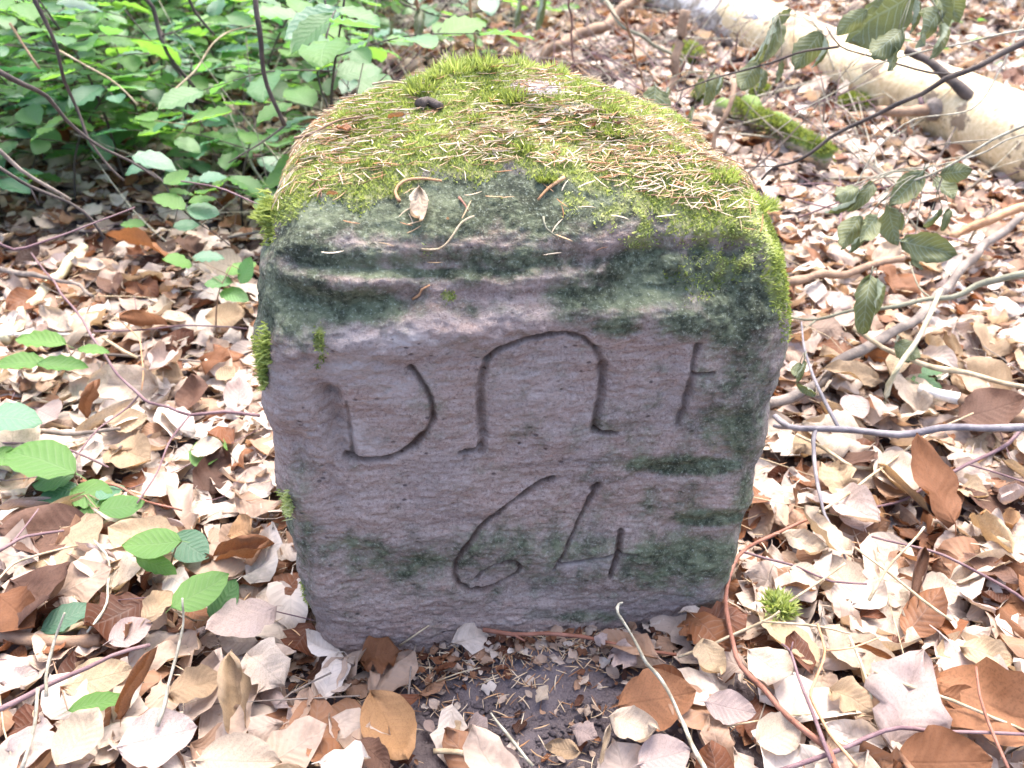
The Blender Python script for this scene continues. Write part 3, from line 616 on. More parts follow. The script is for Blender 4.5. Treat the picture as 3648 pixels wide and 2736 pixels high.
batch('soil_crumbs', CR, (rng.integers(0, 4, c), frames(np.column_stack([x, y, gz(x, y)+.001]), np.column_stack([np.cos(yaw), np.sin(yaw), 0*yaw]), np.tile([0, 0, 1.], (c, 1)), rng.uniform(.0008, .0035, c))), M_SOIL, rng.random(c))

# thin twigs in the litter
parts = []
x, y, z = scatter(2000, -2.2, 2.2, -.42, 3.4, m=200)
for a, b, c in zip(x, y, z):
    if bare(a, b) > .3 or foot(a, b, .03): continue
    L_ = rng.uniform(.05, .22); th = rng.uniform(0, np.pi*2); q3 = [(a+math.cos(th)*L_*s+rng.normal(0, .008), b+math.sin(th)*L_*s+rng.normal(0, .008)) for s in (-.5, 0, .5)]
    if any(foot(px, py, .0) for px, py in q3): continue
    h_ = rng.uniform(.015, .035); parts.append(tube(curve_pts([(px, py, float(gz(px, py))+h_+rng.uniform(-.006, .012)) for px, py in q3], .03), rng.uniform(.0005, .0012), .0004, 4, seed=a))
third = len(parts)//3
for k_i, (mt, nm) in enumerate((('straw', 'dry_stalk_litter'), ('violet', 'fine_twig_litter'), ('grey', 'grey_twig_litter'))):
    V, F_ = joinmesh(parts[k_i*third:(k_i+1)*third]); tag(obj(nm, mesh(nm, V, F_, BK[mt])), kind='stuff')

parts = []
for q_ in range(1100):
    a, b = (rng.uniform(-.8, 2.3), rng.uniform(.75, 3.3)) if q_ % 2 else (rng.uniform(-.6, .9), rng.uniform(.9, 2.8))
    if foot(a, b, .12) or b < .6+.25*abs(a): continue
    L_ = rng.uniform(.10, .40); th = rng.uniform(0, 6.28); el = abs(rng.normal(0, .45)); g0 = float(gz(a, b))
    d = np.array([math.cos(th)*math.cos(el), math.sin(th)*math.cos(el), math.sin(el)])*L_
    P3 = np.array([[a, b, g0+.02], [a, b, g0+.03]+d*.5+rng.normal(0, .012, 3), [a, b, g0+.04]+d])
    if foot(P3[2][0], P3[2][1], .06): continue
    parts.append(tube(curve_pts(P3, .04), rng.uniform(.0009, .003), .0006, 4, seed=a))
h3 = len(parts)//3
for k_i, (mt, nm) in enumerate((('grey', 'grey_brushwood'), ('violet', 'violet_brushwood'), ('lichen', 'pale_brushwood'))):
    V, F_ = joinmesh(parts[k_i*h3:(k_i+1)*h3]); tag(obj(nm, mesh(nm, V, F_, BK[mt])), kind='stuff')

# ------------------------------------------------------------------ placed single leaves
DV = [leaf(12, 6, ratio=r_, fold=f_, curl=c_, cup=u_, ripple=rp*.35, crump=cr*1.5, seed=k+31, ragged=rg, wide=wd) for k, (r_, f_, c_, u_, rp, cr, rg, wd) in enumerate([
    (.66, .15, .5, .5, .025, .06, .12, .47), (.62, .3, -.7, 1.0, .03, .08, .2, .45), (.70, .1, .9, -1.2, .02, .07, .1, .5), (.55, .6, .4, 2.6, .03, .09, .15, .46),
    (.62, .2, -1.2, .6, .035, .12, .5, .48), (.68, .1, .3, -.4, .035, .08, .1, .5), (.64, .2, 1.6, 1.8, .02, .10, .1, .47), (.50, .9, .6, 4.0, .02, .05, 0, .45),
    (.62, .0, -.4, -2.2, .03, .11, .4, .5), (.66, .3, .2, .3, .04, .03, 0, .46)])]
def lm(prefix, k, mat, cache={}):
    key_ = (prefix, k, mat.name)
    if key_ not in cache: cache[key_] = mesh(prefix, DV[k][0], DV[k][1], mat, None, DV[k][2])
    return cache[key_]
def place_leaf(name, P0, P1, k, mat, up=(0, -.35, 1), parent=None, wid=1.0, prefix='leaf'):
    P0, P1 = np.asarray(P0, float), np.asarray(P1, float); d = P1-P0; L_ = np.linalg.norm(d)
    M = mat_from(P0, d, up, L_)
    M = M @ Matrix.Diagonal((1, wid, 1, 1))
    o = bpy.data.objects.new(name, lm(prefix, k, mat)); COL.objects.link(o)
    if parent is not None: o.parent = parent; o.matrix_local = Matrix.Translation(-parent.location) @ M
    else: o.matrix_world = M
    return o
def hero(z, a, b, h0, h1, col, k, label, wid=1.0, up=(0, -.35, 1)):
    P0 = onground(*fx(z, a), h0); P1 = onground(*fx(z, b), h1)
    if np.linalg.norm(P1-P0) > .16: P1 = P0 + (P1-P0)*.16/np.linalg.norm(P1-P0)
    return tag(place_leaf('fallen_leaf', P0, P1, k, MD[col], up, wid=wid), label, 'leaf', 'fallen beech leaves')
H = [('R6', (360, 1640), (640, 1270), .045, .06, 'pale cream', 5, 'big pale cream beech leaf at the very bottom of the picture left of centre', 1.15),
     ('R6', (760, 1540), (1290, 1400), .04, .045, 'pinkish grey', 0, 'broad lilac grey leaf right of the biggest pale leaf at the bottom', 1.1),
     ('R6', (1080, 1190), (1440, 1060), .04, .05, 'tan', 1, 'flat tan leaf beside the pale spruce twig at the lower left', 1.2),
     ('R6', (1570, 1490), (1500, 900), .035, .09, 'tan', 3, 'tall tan leaf curled upright below the left foot of the stone', 1.1),
     ('R6', (1590, 900), (1830, 1110), .05, .045, 'pale cream', 4, 'crumpled whitish leaf just left of the stone base', 1.2),
     ('R6', (1790, 640), (1320, 790), .045, .055, 'pinkish grey', 0, 'ribbed lilac leaf with light stripes left of the stone corner', 1.0),
     ('R6', (700, 850), (990, 720), .035, .04, 'pinkish grey', 9, 'flat grey beech leaf under the lowest green seedling leaf', 1.2),
     ('R6', (930, 720), (1110, 500), .04, .05, 'tan', 1, 'half brown half grey leaf touching the lowest green leaf', 1.2),
     ('R6', (400, 1150), (870, 1020), .035, .04, 'tan', 0, 'long tan leaf in the gap left of the rolled rusty leaf', .9),
     ('R6', (800, 1340), (1040, 870), .03, .085, 'rusty brown', 7, 'rolled rusty leaf standing on edge with a cream rim', .9),
     ('R6', (90, 460), (390, 610), .04, .05, 'dark brown', 2, 'dark red brown leaf at the left edge of the picture', 1.2),
     ('R6', (-20, 540), (200, 720), .045, .045, 'rusty brown', 1, 'rusty leaf cut off by the left picture edge', 1.3),
     ('R6', (1370, 310), (1770, 200), .035, .05, 'rusty brown', 3, 'glossy rust leaf curled beside the stone left side', 1.1),
     ('R6', (1480, 160), (1660, 50), .045, .06, 'orange brown', 2, 'orange brown leaf above the glossy rust leaf by the stone', 1.3),
     ('R6', (0, 1110), (250, 1040), .04, .04, 'pinkish grey', 1, 'pink grey leaf low at the left picture edge', 1.1),
     ('R6', (1270, 1620), (1830, 1620), .04, .045, 'pale cream', 9, 'long pale leaf along the bottom picture edge below the stone corner', .9),
     ('R6', (260, 1340), (150, 1640), .035, .04, 'pinkish grey', 8, 'pink brown leaf in the bottom left corner', 1.1),
     ('R7', (190, 1160), (430, 1600), .04, .03, 'orange brown', 5, 'upright orange brown leaf with strong ribs beside the bare soil', .9),
     ('R7', (100, 1480), (310, 1650), .035, .03, 'dark brown', 1, 'purplish brown leaf under the orange ribbed leaf', 1.1),
     ('R7', (1790, 1270), (2300, 1170), .035, .045, 'rusty brown', 0, 'large brownish pink leaf right of the bare soil', 1.1),
     ('R7', (1740, 1340), (2070, 1440), .05, .055, 'pale cream', 6, 'shiny white curled leaf at the bottom right of the bare soil', 1.2),
     ('R7', (1680, 1640), (1740, 1370), .04, .06, 'pale cream', 7, 'rolled cream leaf below the white curled leaf', 1.1),
     ('R7', (1920, 1640), (2260, 1540), .04, .045, 'pinkish grey', 9, 'flat grey pink leaf at the bottom edge right of centre', 1.2),
     ('R7', (950, 1660), (1160, 1580), .02, .03, 'pinkish grey', 0, 'small grey leaf at the bottom edge in the middle', 1.3),
     ('R7', (545, 1350), (600, 1430), .012, .012, 'pinkish grey', 9, 'tiny grey leaf on the dark soil beside the orange ribbed leaf', .9),
     ('R7', (690, 1440), (775, 1350), .012, .016, 'tan', 8, 'small tan triangle of leaf on the bare soil', 1.2),
     ('R7', (820, 1360), (945, 1400), .012, .016, 'pinkish grey', 4, 'small pink leaf scrap on the bare soil', 1.3),
     ('R7', (780, 1450), (1000, 1480), .01, .016, 'dark brown', 6, 'dark red leaf curled at the lower rim of the bare soil', 1.0),
     ('R7', (1265, 1235), (1340, 1115), .012, .016, 'pale cream', 8, 'narrow cream leaf tip at the right of the bare soil', .9),
     ('R7', (120, 960), (380, 890), .025, .025, 'rusty brown', 4, 'ragged mauve leaf touching the foot of the stone', 1.3),
     ('R7', (1740, 890), (1910, 970), .02, .03, 'pinkish grey', 4, 'pink ragged leaf behind the standing lichen twig', 1.3),
     ('R7', (1490, 1400), (1660, 1450), .014, .018, 'pinkish grey', 8, 'pinkish leaf scrap between soil and white curled leaf', 1.2),
     ('R7', (1650, 860), (1720, 790), .02, .03, 'pinkish grey', 4, 'small pale scrap upright under the carved 4', 1.1),
     ('R7', (1550, 1560), (1320, 1520), .02, .02, 'tan', 6, 'curled tan leaf at the lower right rim of the soil', 1.0),
     ('R8', (420, 900), (730, 1090), .04, .045, 'pale cream', 2, 'cream and white leaf beside the red brown curved twig', 1.1),
     ('R8', (950, 1130), (1250, 1290), .04, .045, 'tan', 4, 'lobed tan leaf right of the crossing thin twigs', 1.1),
     ('R8', (640, 150), (930, 260), .05, .04, 'pale cream', 6, 'arched cream leaf over a dark hollow right of the stone foot', 1.0),
     ('R8', (1800, 880), (2150, 960), .04, .045, 'tan', 1, 'tan leaf with wavy rim near the right edge', 1.3),
     ('R8', (1380, 1640), (2000, 1620), .04, .05, 'rusty brown', 0, 'large rust brown leaf at the bottom right edge', 1.1),
     ('R8', (1560, 520), (1770, 470), .045, .045, 'pale cream', 5, 'white flat leaf halfway down the right side', 1.4),
     ('R8', (480, 1500), (760, 1370), .04, .045, 'pale cream', 5, 'whitish leaf under the red brown twig at the bottom', 1.2),
     ('R8', (140, 1240), (480, 1310), .04, .045, 'pinkish grey', 0, 'pink ribbed leaf below the right foot of the stone', 1.0),
     ('R8', (1680, 1190), (2020, 1290), .045, .04, 'rusty brown', 9, 'rusty ribbed leaf near the lower right edge', 1.0),
     ('R8', (1100, 860), (1360, 970), .045, .04, 'rusty brown', 7, 'slim rust leaf in the pale litter at the lower right', .9),
     ('R8', (690, 370), (910, 450), .045, .045, 'pale cream', 9, 'white leaf near the stone right foot behind thin twigs', 1.2),
     ('R8', (120, 830), (240, 1090), .04, .035, 'tan', 6, 'folded tan leaf below the right corner of the stone', 1.3),
     ('R8', (0, 700), (110, 830), .03, .03, 'rusty brown', 4, 'ragged brown leaf leaning on the right foot of the stone', 1.3),
     ('R4', (560, 1050), (640, 800), .05, .09, 'rusty brown', 3, 'glossy rust leaf standing folded left of the forked violet twig', 1.1),
     ('R4', (930, 1550), (1150, 1420), .045, .045, 'pale cream', 5, 'bright white leaf left of the stone base', 1.2),
     ('R4', (720, 1240), (960, 1300), .04, .05, 'tan', 1, 'crumpled grey tan leaf above the bright white leaf', 1.5),
     ('R4', (1240, 1260), (1450, 1230), .045, .05, 'pale cream', 9, 'oval cream leaf lying on a green one left of the stone', 1.1),
     ('R4', (1300, 680), (1480, 640), .04, .06, 'rusty brown', 8, 'red brown leaf left of the stone at mid height', 1.2),
     ('R4', (700, 1100), (960, 1050), .045, .045, 'tan', 0, 'flat tan leaf below the forked violet twig', 1.2),
     ('R4', (240, 1000), (380, 1060), .04, .045, 'pinkish grey', 9, 'pale lilac leaf at the left above the green seedling', 1.6),
     ('R4', (1400, 800), (1520, 720), .045, .05, 'tan', 5, 'small square tan leaf near the stone left side', 1.3),
     ('R5', (1240, 1420), (1560, 1360), .05, .05, 'pale cream', 5, 'big pale pink leaf under the blue grey branch', 1.3),
     ('R5', (1060, 900), (1170, 1060), .05, .045, 'pinkish grey', 9, 'pink grey leaf between the branches right of the stone', 1.4)]
used_uv = []
for h in H:
    hero(*h[:8], wid=h[8]); used_uv.append(fx(h[0], ((h[1][0]+h[2][0])/2, (h[1][1]+h[2][1])/2)))
LMK = [(fx(z_, p_), t_) for z_, p_, t_ in [('R4', (1100, 980), 'the forked violet twig'), ('R4', (330, 170), 'the rotten yellow green stick'), ('R4', (300, 520), 'the whitish flat stalk'), ('R4', (400, 1150), 'the level grey brown twig'),
  ('R4', (1030, 1500), 'the bright white leaf'), ('R4', (600, 930), 'the folded rust leaf'), ('R4', (1350, 1250), 'the oval cream leaf'), ('R4', (500, 1550), 'the ladder of green leaves'), ('R4', (300, 600), 'the narrow tilted green leaves'), ('R4', (1500, 250), 'the small toothed seedling'),
  ('R4', (1400, 660), 'the red brown leaf near the stone'), ('R4', (910, 600), 'the thin orange twig'), ('R4', (1650, 800), 'the stone left side'), ('R6', (1600, 250), 'the glossy rust leaf'), ('R6', (1290, 520), 'the lowest green leaf'), ('R6', (1090, 1060), 'the knobbly spruce twig'),
  ('R6', (500, 1450), 'the biggest pale leaf'), ('R6', (630, 1080), 'the long tan leaf'), ('R6', (300, 800), 'the flat wood strip'), ('R6', (250, 540), 'the dark red leaf'), ('R6', (220, 1350), 'the corner spruce twig'), ('R6', (1700, 1000), 'the crumpled whitish leaf'), ('R6', (1500, 1300), 'the tall tan leaf'),
  ('R6', (1950, 800), 'the left foot of the stone'), ('R7', (300, 1400), 'the orange ribbed leaf'), ('R7', (1900, 1400), 'the shiny white leaf'), ('R7', (2000, 1180), 'the large brownish pink leaf'), ('R7', (1300, 1560), 'the pale twig at the bottom'), ('R8', (330, 600), 'the red brown curved twig'), ('R8', (900, 1450), 'the violet and orange twigs'),
  ('R8', (1100, 1220), 'the lobed tan leaf'), ('R8', (1500, 1400), 'the bottom violet grey twig'), ('R8', (1980, 920), 'the wavy rimmed tan leaf'), ('R8', (1250, 920), 'the slim rust leaf'), ('R8', (1650, 500), 'the white flat leaf'), ('R8', (800, 200), 'the arched cream leaf'), ('R8', (1900, 370), 'the reddish violet twig'), ('R8', (1700, 1620), 'the large rust leaf'),
  ('R5', (1700, 1130), 'the blue grey branch'), ('R5', (870, 1300), 'the hanging grey fork'), ('R5', (1000, 730), 'the grey brown stick'), ('R5', (1700, 730), 'the cream stick'), ('R5', (1640, 890), 'the white broken branch end'), ('R5', (1300, 980), 'the yellowish dead shoot'), ('R5', (1600, 1490), 'the long dark reddish twig'), ('R5', (1800, 220), 'the greenish branch'),
  ('R5', (1000, 110), 'the reddish leaning branch'), ('R5', (1400, 1400), 'the big pale pink leaf'), ('R3', (700, 880), 'the small mossy log'), ('R3', (1300, 1400), 'the limp leaf cluster'), ('R3', (1800, 1500), 'the orange brown stick'), ('R3', (550, 1100), 'the dark branch tip')]]
def place_phrase(u, v):
    (a, b), t_ = min(LMK, key=lambda l: (l[0][0]-u)**2+(l[0][1]-v)**2); dx_, dy_ = u-a, v-b; far = math.hypot(dx_, dy_) > 220
    side_ = ('right of ' if dx_ > 0 else 'left of ') if abs(dx_) > abs(dy_) else ('below ' if dy_ > 0 else 'above ')
    return ('well ' if far else 'just ') + side_ + t_
cols = list(DEAD); cw = [3.6, 3, 3, 1.5, 1.1, .6]; cnt = 0; tries = 0
while cnt < 235 and tries < 6000:
    tries += 1
    u = rng.uniform(-40, 3690); v = rng.uniform(900, 2760)**1.0
    if rng.random() > .35 + .65*(v-900)/1800: continue
    if 890 < u < 2800 and v < 2290: continue
    if any((u-a)**2+(v-b)**2 < (110+(v-900)*.05)**2*.8 for a, b in used_uv[:len(H)]) or any((u-a)**2+(v-b)**2 < 85**2 for a, b in used_uv): continue
    h_ = rng.uniform(.022, .04); p = onground(u, v, h_)
    if bare(p[0], p[1]) > .16 or foot(p[0], p[1], .035) or p[1] > 1.4: continue
    used_uv.append((u, v)); c = random.choices(cols, cw)[0]; th = rng.uniform(0, 2*np.pi); L_ = rng.uniform(.045, .085)+.012*(v > 2200)
    d = np.array([math.cos(th), math.sin(th), rng.normal(0, .28)])*L_; k = int(rng.integers(0, 10))
    if bare(p[0]+d[0], p[1]+d[1]) > .3: continue
    if foot(p[0]+d[0], p[1]+d[1], .01) or foot(p[0], p[1], .01): continue
    o = place_leaf('fallen_leaf', p, p+d, k, MD[c], (rng.normal(0, .35), rng.normal(-.25, .3), 1), wid=rng.uniform(.8, 1.3))
    shape = {3: 'folded', 7: 'tightly rolled', 6: 'curled', 4: 'ragged', 8: 'ragged', 5: 'flat', 9: 'flat'}.get(k, 'wavy')
    ph = place_phrase(u, v); sz_ = 'small ' if L_ < .057 else 'large ' if L_ > .074 else ''; tag(o, f'{sz_}{c} {shape} dead leaf {ph}', 'leaf', f'{sz_}{c} {shape} dead leaves {ph}'); cnt += 1

# ------------------------------------------------------------------ twigs and branches read from the photograph
def twig(name, cat, label, mat, r0, r1, z, pts, h, forks=(), depth=False, n=7, group=None, part=('stem', 'side_twig')):
    def W(zz, ps, hs):
        hs = hs if isinstance(hs, (list, tuple)) else [hs]
        hv = np.interp(np.linspace(0, 1, len(ps)), np.linspace(0, 1, len(hs)), hs)
        f = atdepth if depth else onground
        return np.array([f(*fx(zz, p_), hh) for p_, hh in zip(ps, hv)])
    Wp = W(z, pts, h); seed = sum(map(ord, label)) % 97
    C_ = curve_pts(Wp, .006 if mat == 'lichen' and not depth else .012); C_ = C_ + np.column_stack([noise(np.arange(len(C_))*.3, seed, k, 5) for k in range(3)])*(r0*.9+.0009)
    if not forks:
        o = obj(name, mesh(name, *tube(C_, r0, r1, n, {'lichen': .5, 'mossy': .07}.get(mat, .22), seed=seed, knots=mat != 'mossy'), BK[mat])); return tag(o, label, cat, group)
    e = empty(name, C_[0], label, cat, group); off = np.array(e.location)
    obj(part[0], mesh(part[0], *(lambda a: (a[0]-off, a[1]))(tube(C_, r0, r1, n, seed=seed)), BK[mat]), e)
    for fz, fp, fh, fr0, fr1 in forks:
        Q = W(fz, fp, fh); j = np.argmin(((C_-Q[0])**2).sum(1)); Q[0] = C_[j]
        obj(part[1], mesh(part[1], *(lambda a: (a[0]-off, a[1]))(tube(curve_pts(Q), fr0, fr1, 6, seed=seed+1)), BK[mat]), e)
    return e
TW = 'twig'; BR = 'branch'
twig('fallen_branch', BR, 'grey brown stick slanting up from the right foot of the stone', 'grey', .0072, .0064, 'R5', [(560, 1010), (700, 900), (900, 775), (1100, 655), (1300, 540), (1550, 360), (1700, 210), (1890, -20), (2050, -150), (2212, -260)], [.03, .05, .06, .10])
twig('fallen_branch', BR, 'reddish branch leaning against the stone right side near its top', 'brown', .006, .006, 'R5', [(560, 205), (760, 160), (900, 130), (1100, 90), (1250, 40), (1430, 10)], [.05, .05])
twig('fallen_branch', BR, 'thin greenish grey branch curving in from the right above the grey stick', 'green', .0045, .0016, 'R5', [(2260, 120), (2000, 160), (1800, 220), (1600, 280), (1350, 350), (1100, 375), (950, 410), (820, 410), (680, 380)], [.14, .10, .07, .05], forks=[('R5', [(870, 415), (760, 500), (650, 580)], [.06, .03], .0014, .0008), ('R5', [(1600, 280), (1530, 200), (1470, 40)], [.09, .10], .0012, .0008)])
twig('fallen_branch', BR, 'straight cream coloured stick under the greenish branch', 'straw', .0028, .0032, 'R5', [(1120, 490), (1350, 610), (1600, 700), (1850, 770), (2260, 850)], [.07, .05])
e_ = twig('broken_branch', BR, 'brown branch with a bare white broken end at the right edge', 'brown', .0075, .009, 'R5', [(1740, 925), (1900, 975), (2050, 1000), (2260, 1015)], [.045, .045], forks=[('R5', [(1745, 925), (1640, 890), (1530, 855)], [.045, .05], .0075, .005)], part=('bark_section', 'broken_end'))
for ch in e_.children:
    if ch.name.startswith('broken_end'): ch.data.materials.clear(); ch.data.materials.append(BK['white'])
twig('forked_branch', BR, 'blue grey forked branch running level from the right edge to the stone', 'blue', .0044, .0034, 'R5', [(2260, 1112), (1850, 1120), (1600, 1140), (1400, 1150), (1100, 1110), (870, 1105), (700, 1090), (600, 1010)], [.075, .075, .065],
     forks=[('R5', [(860, 1110), (848, 1200), (860, 1400), (900, 1600), (925, 1690), (980, 1780), (1030, 1880), (1060, 1990)], [.065, .055, .03], .0027, .0012), ('R5', [(970, 1090), (920, 940), (850, 790), (790, 600), (770, 430)], [.07, .09, .10], .0024, .001), ('R5', [(700, 1090), (640, 1110), (590, 1100)], [.06, .05], .003, .002), ('R5', [(1400, 1150), (1395, 1185)], [.06, .05], .0018, .001)])
twig('dry_stalk', TW, 'long straw coloured stalk crossing under the blue grey branch', 'straw', .0016, .0011, 'R5', [(880, 1680), (1050, 1560), (1250, 1400), (1450, 1250), (1650, 1130), (1890, 1015)], [.05, .06])
twig('dry_stalk', TW, 'pale bent stalk near the stone below the blue grey branch', 'straw', .0017, .0024, 'R5', [(720, 1140), (860, 1215), (1000, 1310), (1100, 1380), (1250, 1390)], [.05, .045])
twig('fallen_twig', TW, 'long dark reddish twig slanting across the lower right litter', 'violet', .0022, .0014, 'R5', [(2260, 1090), (2050, 1240), (1900, 1340), (1600, 1490), (1350, 1600), (1000, 1670)], [.06, .045, .03], forks=[('R5', [(1900, 1340), (2050, 1410), (2230, 1470)], [.055, .05], .0012, .0008)])
twig('withered_shoot', TW, 'yellowish upright dead stem in the middle of the right side', 'deadwood', .0028, .0035, 'R5', [(1660, 230), (1600, 380), (1500, 560), (1400, 740), (1330, 860), (1300, 980), (1220, 1110)], [.12, .08, .01])
twig('curved_twig', TW, 'red brown twig curving round the right foot of the stone', 'red', .0014, .0026, 'R8', [(870, 20), (640, 130), (430, 230), (340, 340), (290, 500), (270, 650), (320, 850), (380, 990), (520, 1130), (620, 1250), (780, 1380), (900, 1480), (960, 1560), (1020, 1700)], [.05, .04, .05, .05])
twig('fallen_twig', TW, 'thin violet twig beside the red brown twig at the bottom', 'violet', .0009, .0016, 'R8', [(640, 850), (700, 900), (750, 1060), (830, 1270), (900, 1450), (970, 1620)], [.06, .055], forks=[('R8', [(695, 900), (715, 840)], .065, .0007, .0005)])
twig('fallen_twig', TW, 'thin orange twig bending at the lower right of the stone', 'orange', .0009, .0013, 'R8', [(880, 720), (930, 900), (900, 1020), (840, 1150), (850, 1230), (920, 1370), (990, 1500), (1120, 1660)], [.06, .05], forks=[('R8', [(930, 915), (1100, 880), (1280, 810)], [.06, .06], .0009, .0006)])
twig('fallen_twig', TW, 'violet twig pointing at the stone right corner', 'violet', .0012, .0009, 'R8', [(370, 240), (560, 300), (740, 350), (980, 460), (1200, 470)], [.045, .05])
twig('fallen_twig', TW, 'violet grey twig along the bottom right under other twigs', 'violet', .0020, .0012, 'R8', [(600, 1680), (850, 1590), (1050, 1520), (1300, 1440), (1500, 1410), (1700, 1400), (2240, 1430)], [.045, .055])
twig('fallen_twig', TW, 'reddish violet twig at the right edge over pale leaves', 'violet', .0012, .0014, 'R8', [(1230, 150), (1500, 230), (1700, 280), (1900, 370), (2100, 500), (2240, 600)], [.05, .06])
twig('fallen_twig', TW, 'reddish upright twig in the bottom right corner', 'red', .0010, .0013, 'R8', [(1890, 1020), (1920, 1200), (2000, 1430), (2100, 1690)], [.07, .05])
twig('dry_stalk', TW, 'pale straw stalk lying across the right foot of the stone', 'straw', .0013, .0011, 'R8', [(-40, 940), (150, 870), (300, 800), (520, 700), (620, 640)], [.03, .06])
twig('dry_stalk', TW, 'pale horizontal stalk starting at the right foot of the stone', 'straw', .0010, .0007, 'R8', [(520, 700), (700, 715), (900, 740), (1080, 790)], [.06, .055])
twig('dry_stalk', TW, 'greenish straw stalk upright in the lower right litter', 'deadwood', .0010, .0012, 'R8', [(1080, 800), (1160, 1000), (1220, 1220)], [.06, .045])
twig('dry_stalk', TW, 'long pale stalk slanting right in the middle right litter', 'straw', .0012, .0010, 'R8', [(1130, 240), (1350, 400), (1550, 560), (1740, 690)], [.055, .055])
twig('dry_stalk', TW, 'pale stalk above the lobed tan leaf running to the bottom right', 'straw', .0014, .0010, 'R8', [(1220, 1030), (1450, 1120), (1750, 1220), (2000, 1330), (2240, 1420)], [.055, .05])
twig('dry_stalk', TW, 'crossing pale stalk leaning up right of the stone foot', 'straw', .0010, .0008, 'R8', [(700, 580), (900, 430), (1050, 330)], [.05, .07])
twig('dry_stalk', TW, 'pale stalk rising towards the blue grey branch', 'straw', .0012, .0010, 'R8', [(1220, 580), (1330, 380), (1430, 260), (1560, 80)], [.05, .07, .09])
twig('lichen_twig', TW, 'pale lichen covered twig standing in front of the stone right foot', 'lichen', .0009, .0018, 'R7', [(1812, 585), (1795, 600), (1790, 660), (1850, 760), (1950, 920), (2050, 1040), (2150, 1200), (2212, 1330), (2270, 1480), (2370, 1680)], [.11, .10, .07, .05, .045])
twig('fallen_twig', TW, 'pale twig pointing up from the bottom edge below the bare soil', 'lichen', .0009, .0014, 'R7', [(980, 1305), (1060, 1450), (1140, 1540), (1230, 1640)], [.05, .03])
twig('fallen_twig', TW, 'brown twig lying along the foot of the stone under the 64', 'red', .0021, .0012, 'R7', [(905, 775), (1100, 800), (1300, 790), (1500, 820), (1800, 860), (2170, 950)], [.018, .02], forks=[('R7', [(1120, 800), (1190, 835)], .015, .0012, .0007)])
twig('fallen_twig', TW, 'short straw twig leaning on the stone foot below the D', 'straw', .0009, .0006, 'R7', [(380, 865), (570, 730)], [.018, .035])
twig('fallen_twig', TW, 'thin twig across the left of the bare soil', 'grey', .0010, .0006, 'R7', [(420, 1200), (450, 1000), (490, 860)], [.014, .016])
twig('fallen_twig', TW, 'pale hair thin stalk over the middle of the bare soil', 'straw', .0006, .0005, 'R7', [(620, 1090), (760, 1040), (900, 1005)], [.014, .014])
twig('fallen_twig', TW, 'violet forked twig reaching from the left to the stone side', 'violet', .0012, .0020, 'R4', [(200, -20), (330, 140), (420, 280), (540, 420), (650, 600), (760, 760), (900, 900), (970, 950), (1100, 980), (1240, 1030), (1450, 1010), (1690, 1035)], [.09, .08, .07, .05],
     forks=[('R4', [(1230, 1025), (1100, 1200), (1020, 1400), (890, 1600)], [.06, .055], .0013, .0009), ('R4', [(970, 950), (830, 980), (650, 1110), (560, 1210), (485, 1320)], [.06, .05], .0012, .0008)])
twig('fallen_branch', BR, 'grey stick lying at the left edge behind the violet twig', 'grey', .0045, .0022, 'R4', [(-40, 65), (200, 110), (400, 180), (620, 245)], [.05, .04])
twig('dead_stick', BR, 'yellow green rotten stick slanting in the left litter', 'deadwood', .0078, .0085, 'R4', [(530, -40), (440, 60), (330, 170), (230, 290), (130, 420), (40, 560)], [.03, .028])
twig('fallen_branch', BR, 'grey brown twig level at the left edge above the green seedling', 'grey', .0038, .0022, 'R4', [(-40, 1140), (200, 1150), (500, 1150), (760, 1128)], [.05, .045])
twig('dry_stalk', TW, 'whitish flat stalk in the left litter', 'white', .0022, .0018, 'R4', [(60, 498), (330, 496), (600, 500)], .04)
twig('dry_stalk', TW, 'short cream stalk crossing the violet twig', 'straw', .0022, .0018, 'R4', [(655, 512), (770, 590), (885, 672)], .05)
twig('fallen_twig', TW, 'dark twig from the left edge below the grey brown twig', 'violet', .0017, .0011, 'R4', [(-40, 1212), (250, 1222), (500, 1280), (700, 1365)], .05)
twig('fallen_twig', TW, 'red twig starting behind the green seedling leaves', 'red', .0017, .0009, 'R4', [(520, 1460), (750, 1480), (950, 1570), (1170, 1640)], .05)
twig('fallen_twig', TW, 'thin orange twig hanging down in the left litter', 'orange', .0009, .0008, 'R4', [(740, 400), (820, 470), (900, 540), (915, 650), (925, 760), (910, 880)], [.08, .05])
twig('fallen_twig', TW, 'grey twig half buried left of the stone', 'grey', .0020, .0012, 'R4', [(640, 630), (850, 640), (1000, 650), (1300, 682)], .035)
twig('fallen_twig', TW, 'dark thin twig running level to the stone left side', 'violet', .0012, .0010, 'R4', [(600, 498), (900, 480), (1200, 445), (1420, 450), (1610, 470)], .05)
twig('fallen_twig', TW, 'violet red twig rising from the left picture edge at the bottom', 'violet', .0022, .0016, 'R6', [(-40, 1285), (150, 1190), (300, 1110), (560, 980), (720, 910), (970, 860)], [.07, .06])
twig('spruce_twig', TW, 'pale knobbly spruce twig standing before the lowest green leaf', 'lichen', .0007, .0014, 'R6', [(1175, 560), (1172, 700), (1155, 860), (1110, 1060), (1060, 1240), (1000, 1400)], [.13, .10, .07, .05])
twig('spruce_twig', TW, 'shorter pale spruce twig left of the knobbly one', 'lichen', .0008, .0013, 'R6', [(412, 648), (380, 760), (330, 950), (290, 1210)], [.11, .06])
twig('spruce_twig', TW, 'pale spruce twig in the bottom left corner', 'lichen', .0009, .0015, 'R6', [(262, 1130), (245, 1300), (215, 1460), (140, 1660)], [.09, .06])
twig('dead_stick', BR, 'flat pale brown wood strip at the left edge', 'brown', .0060, .0052, 'R6', [(-40, 795), (200, 805), (450, 815), (660, 825)], .03)
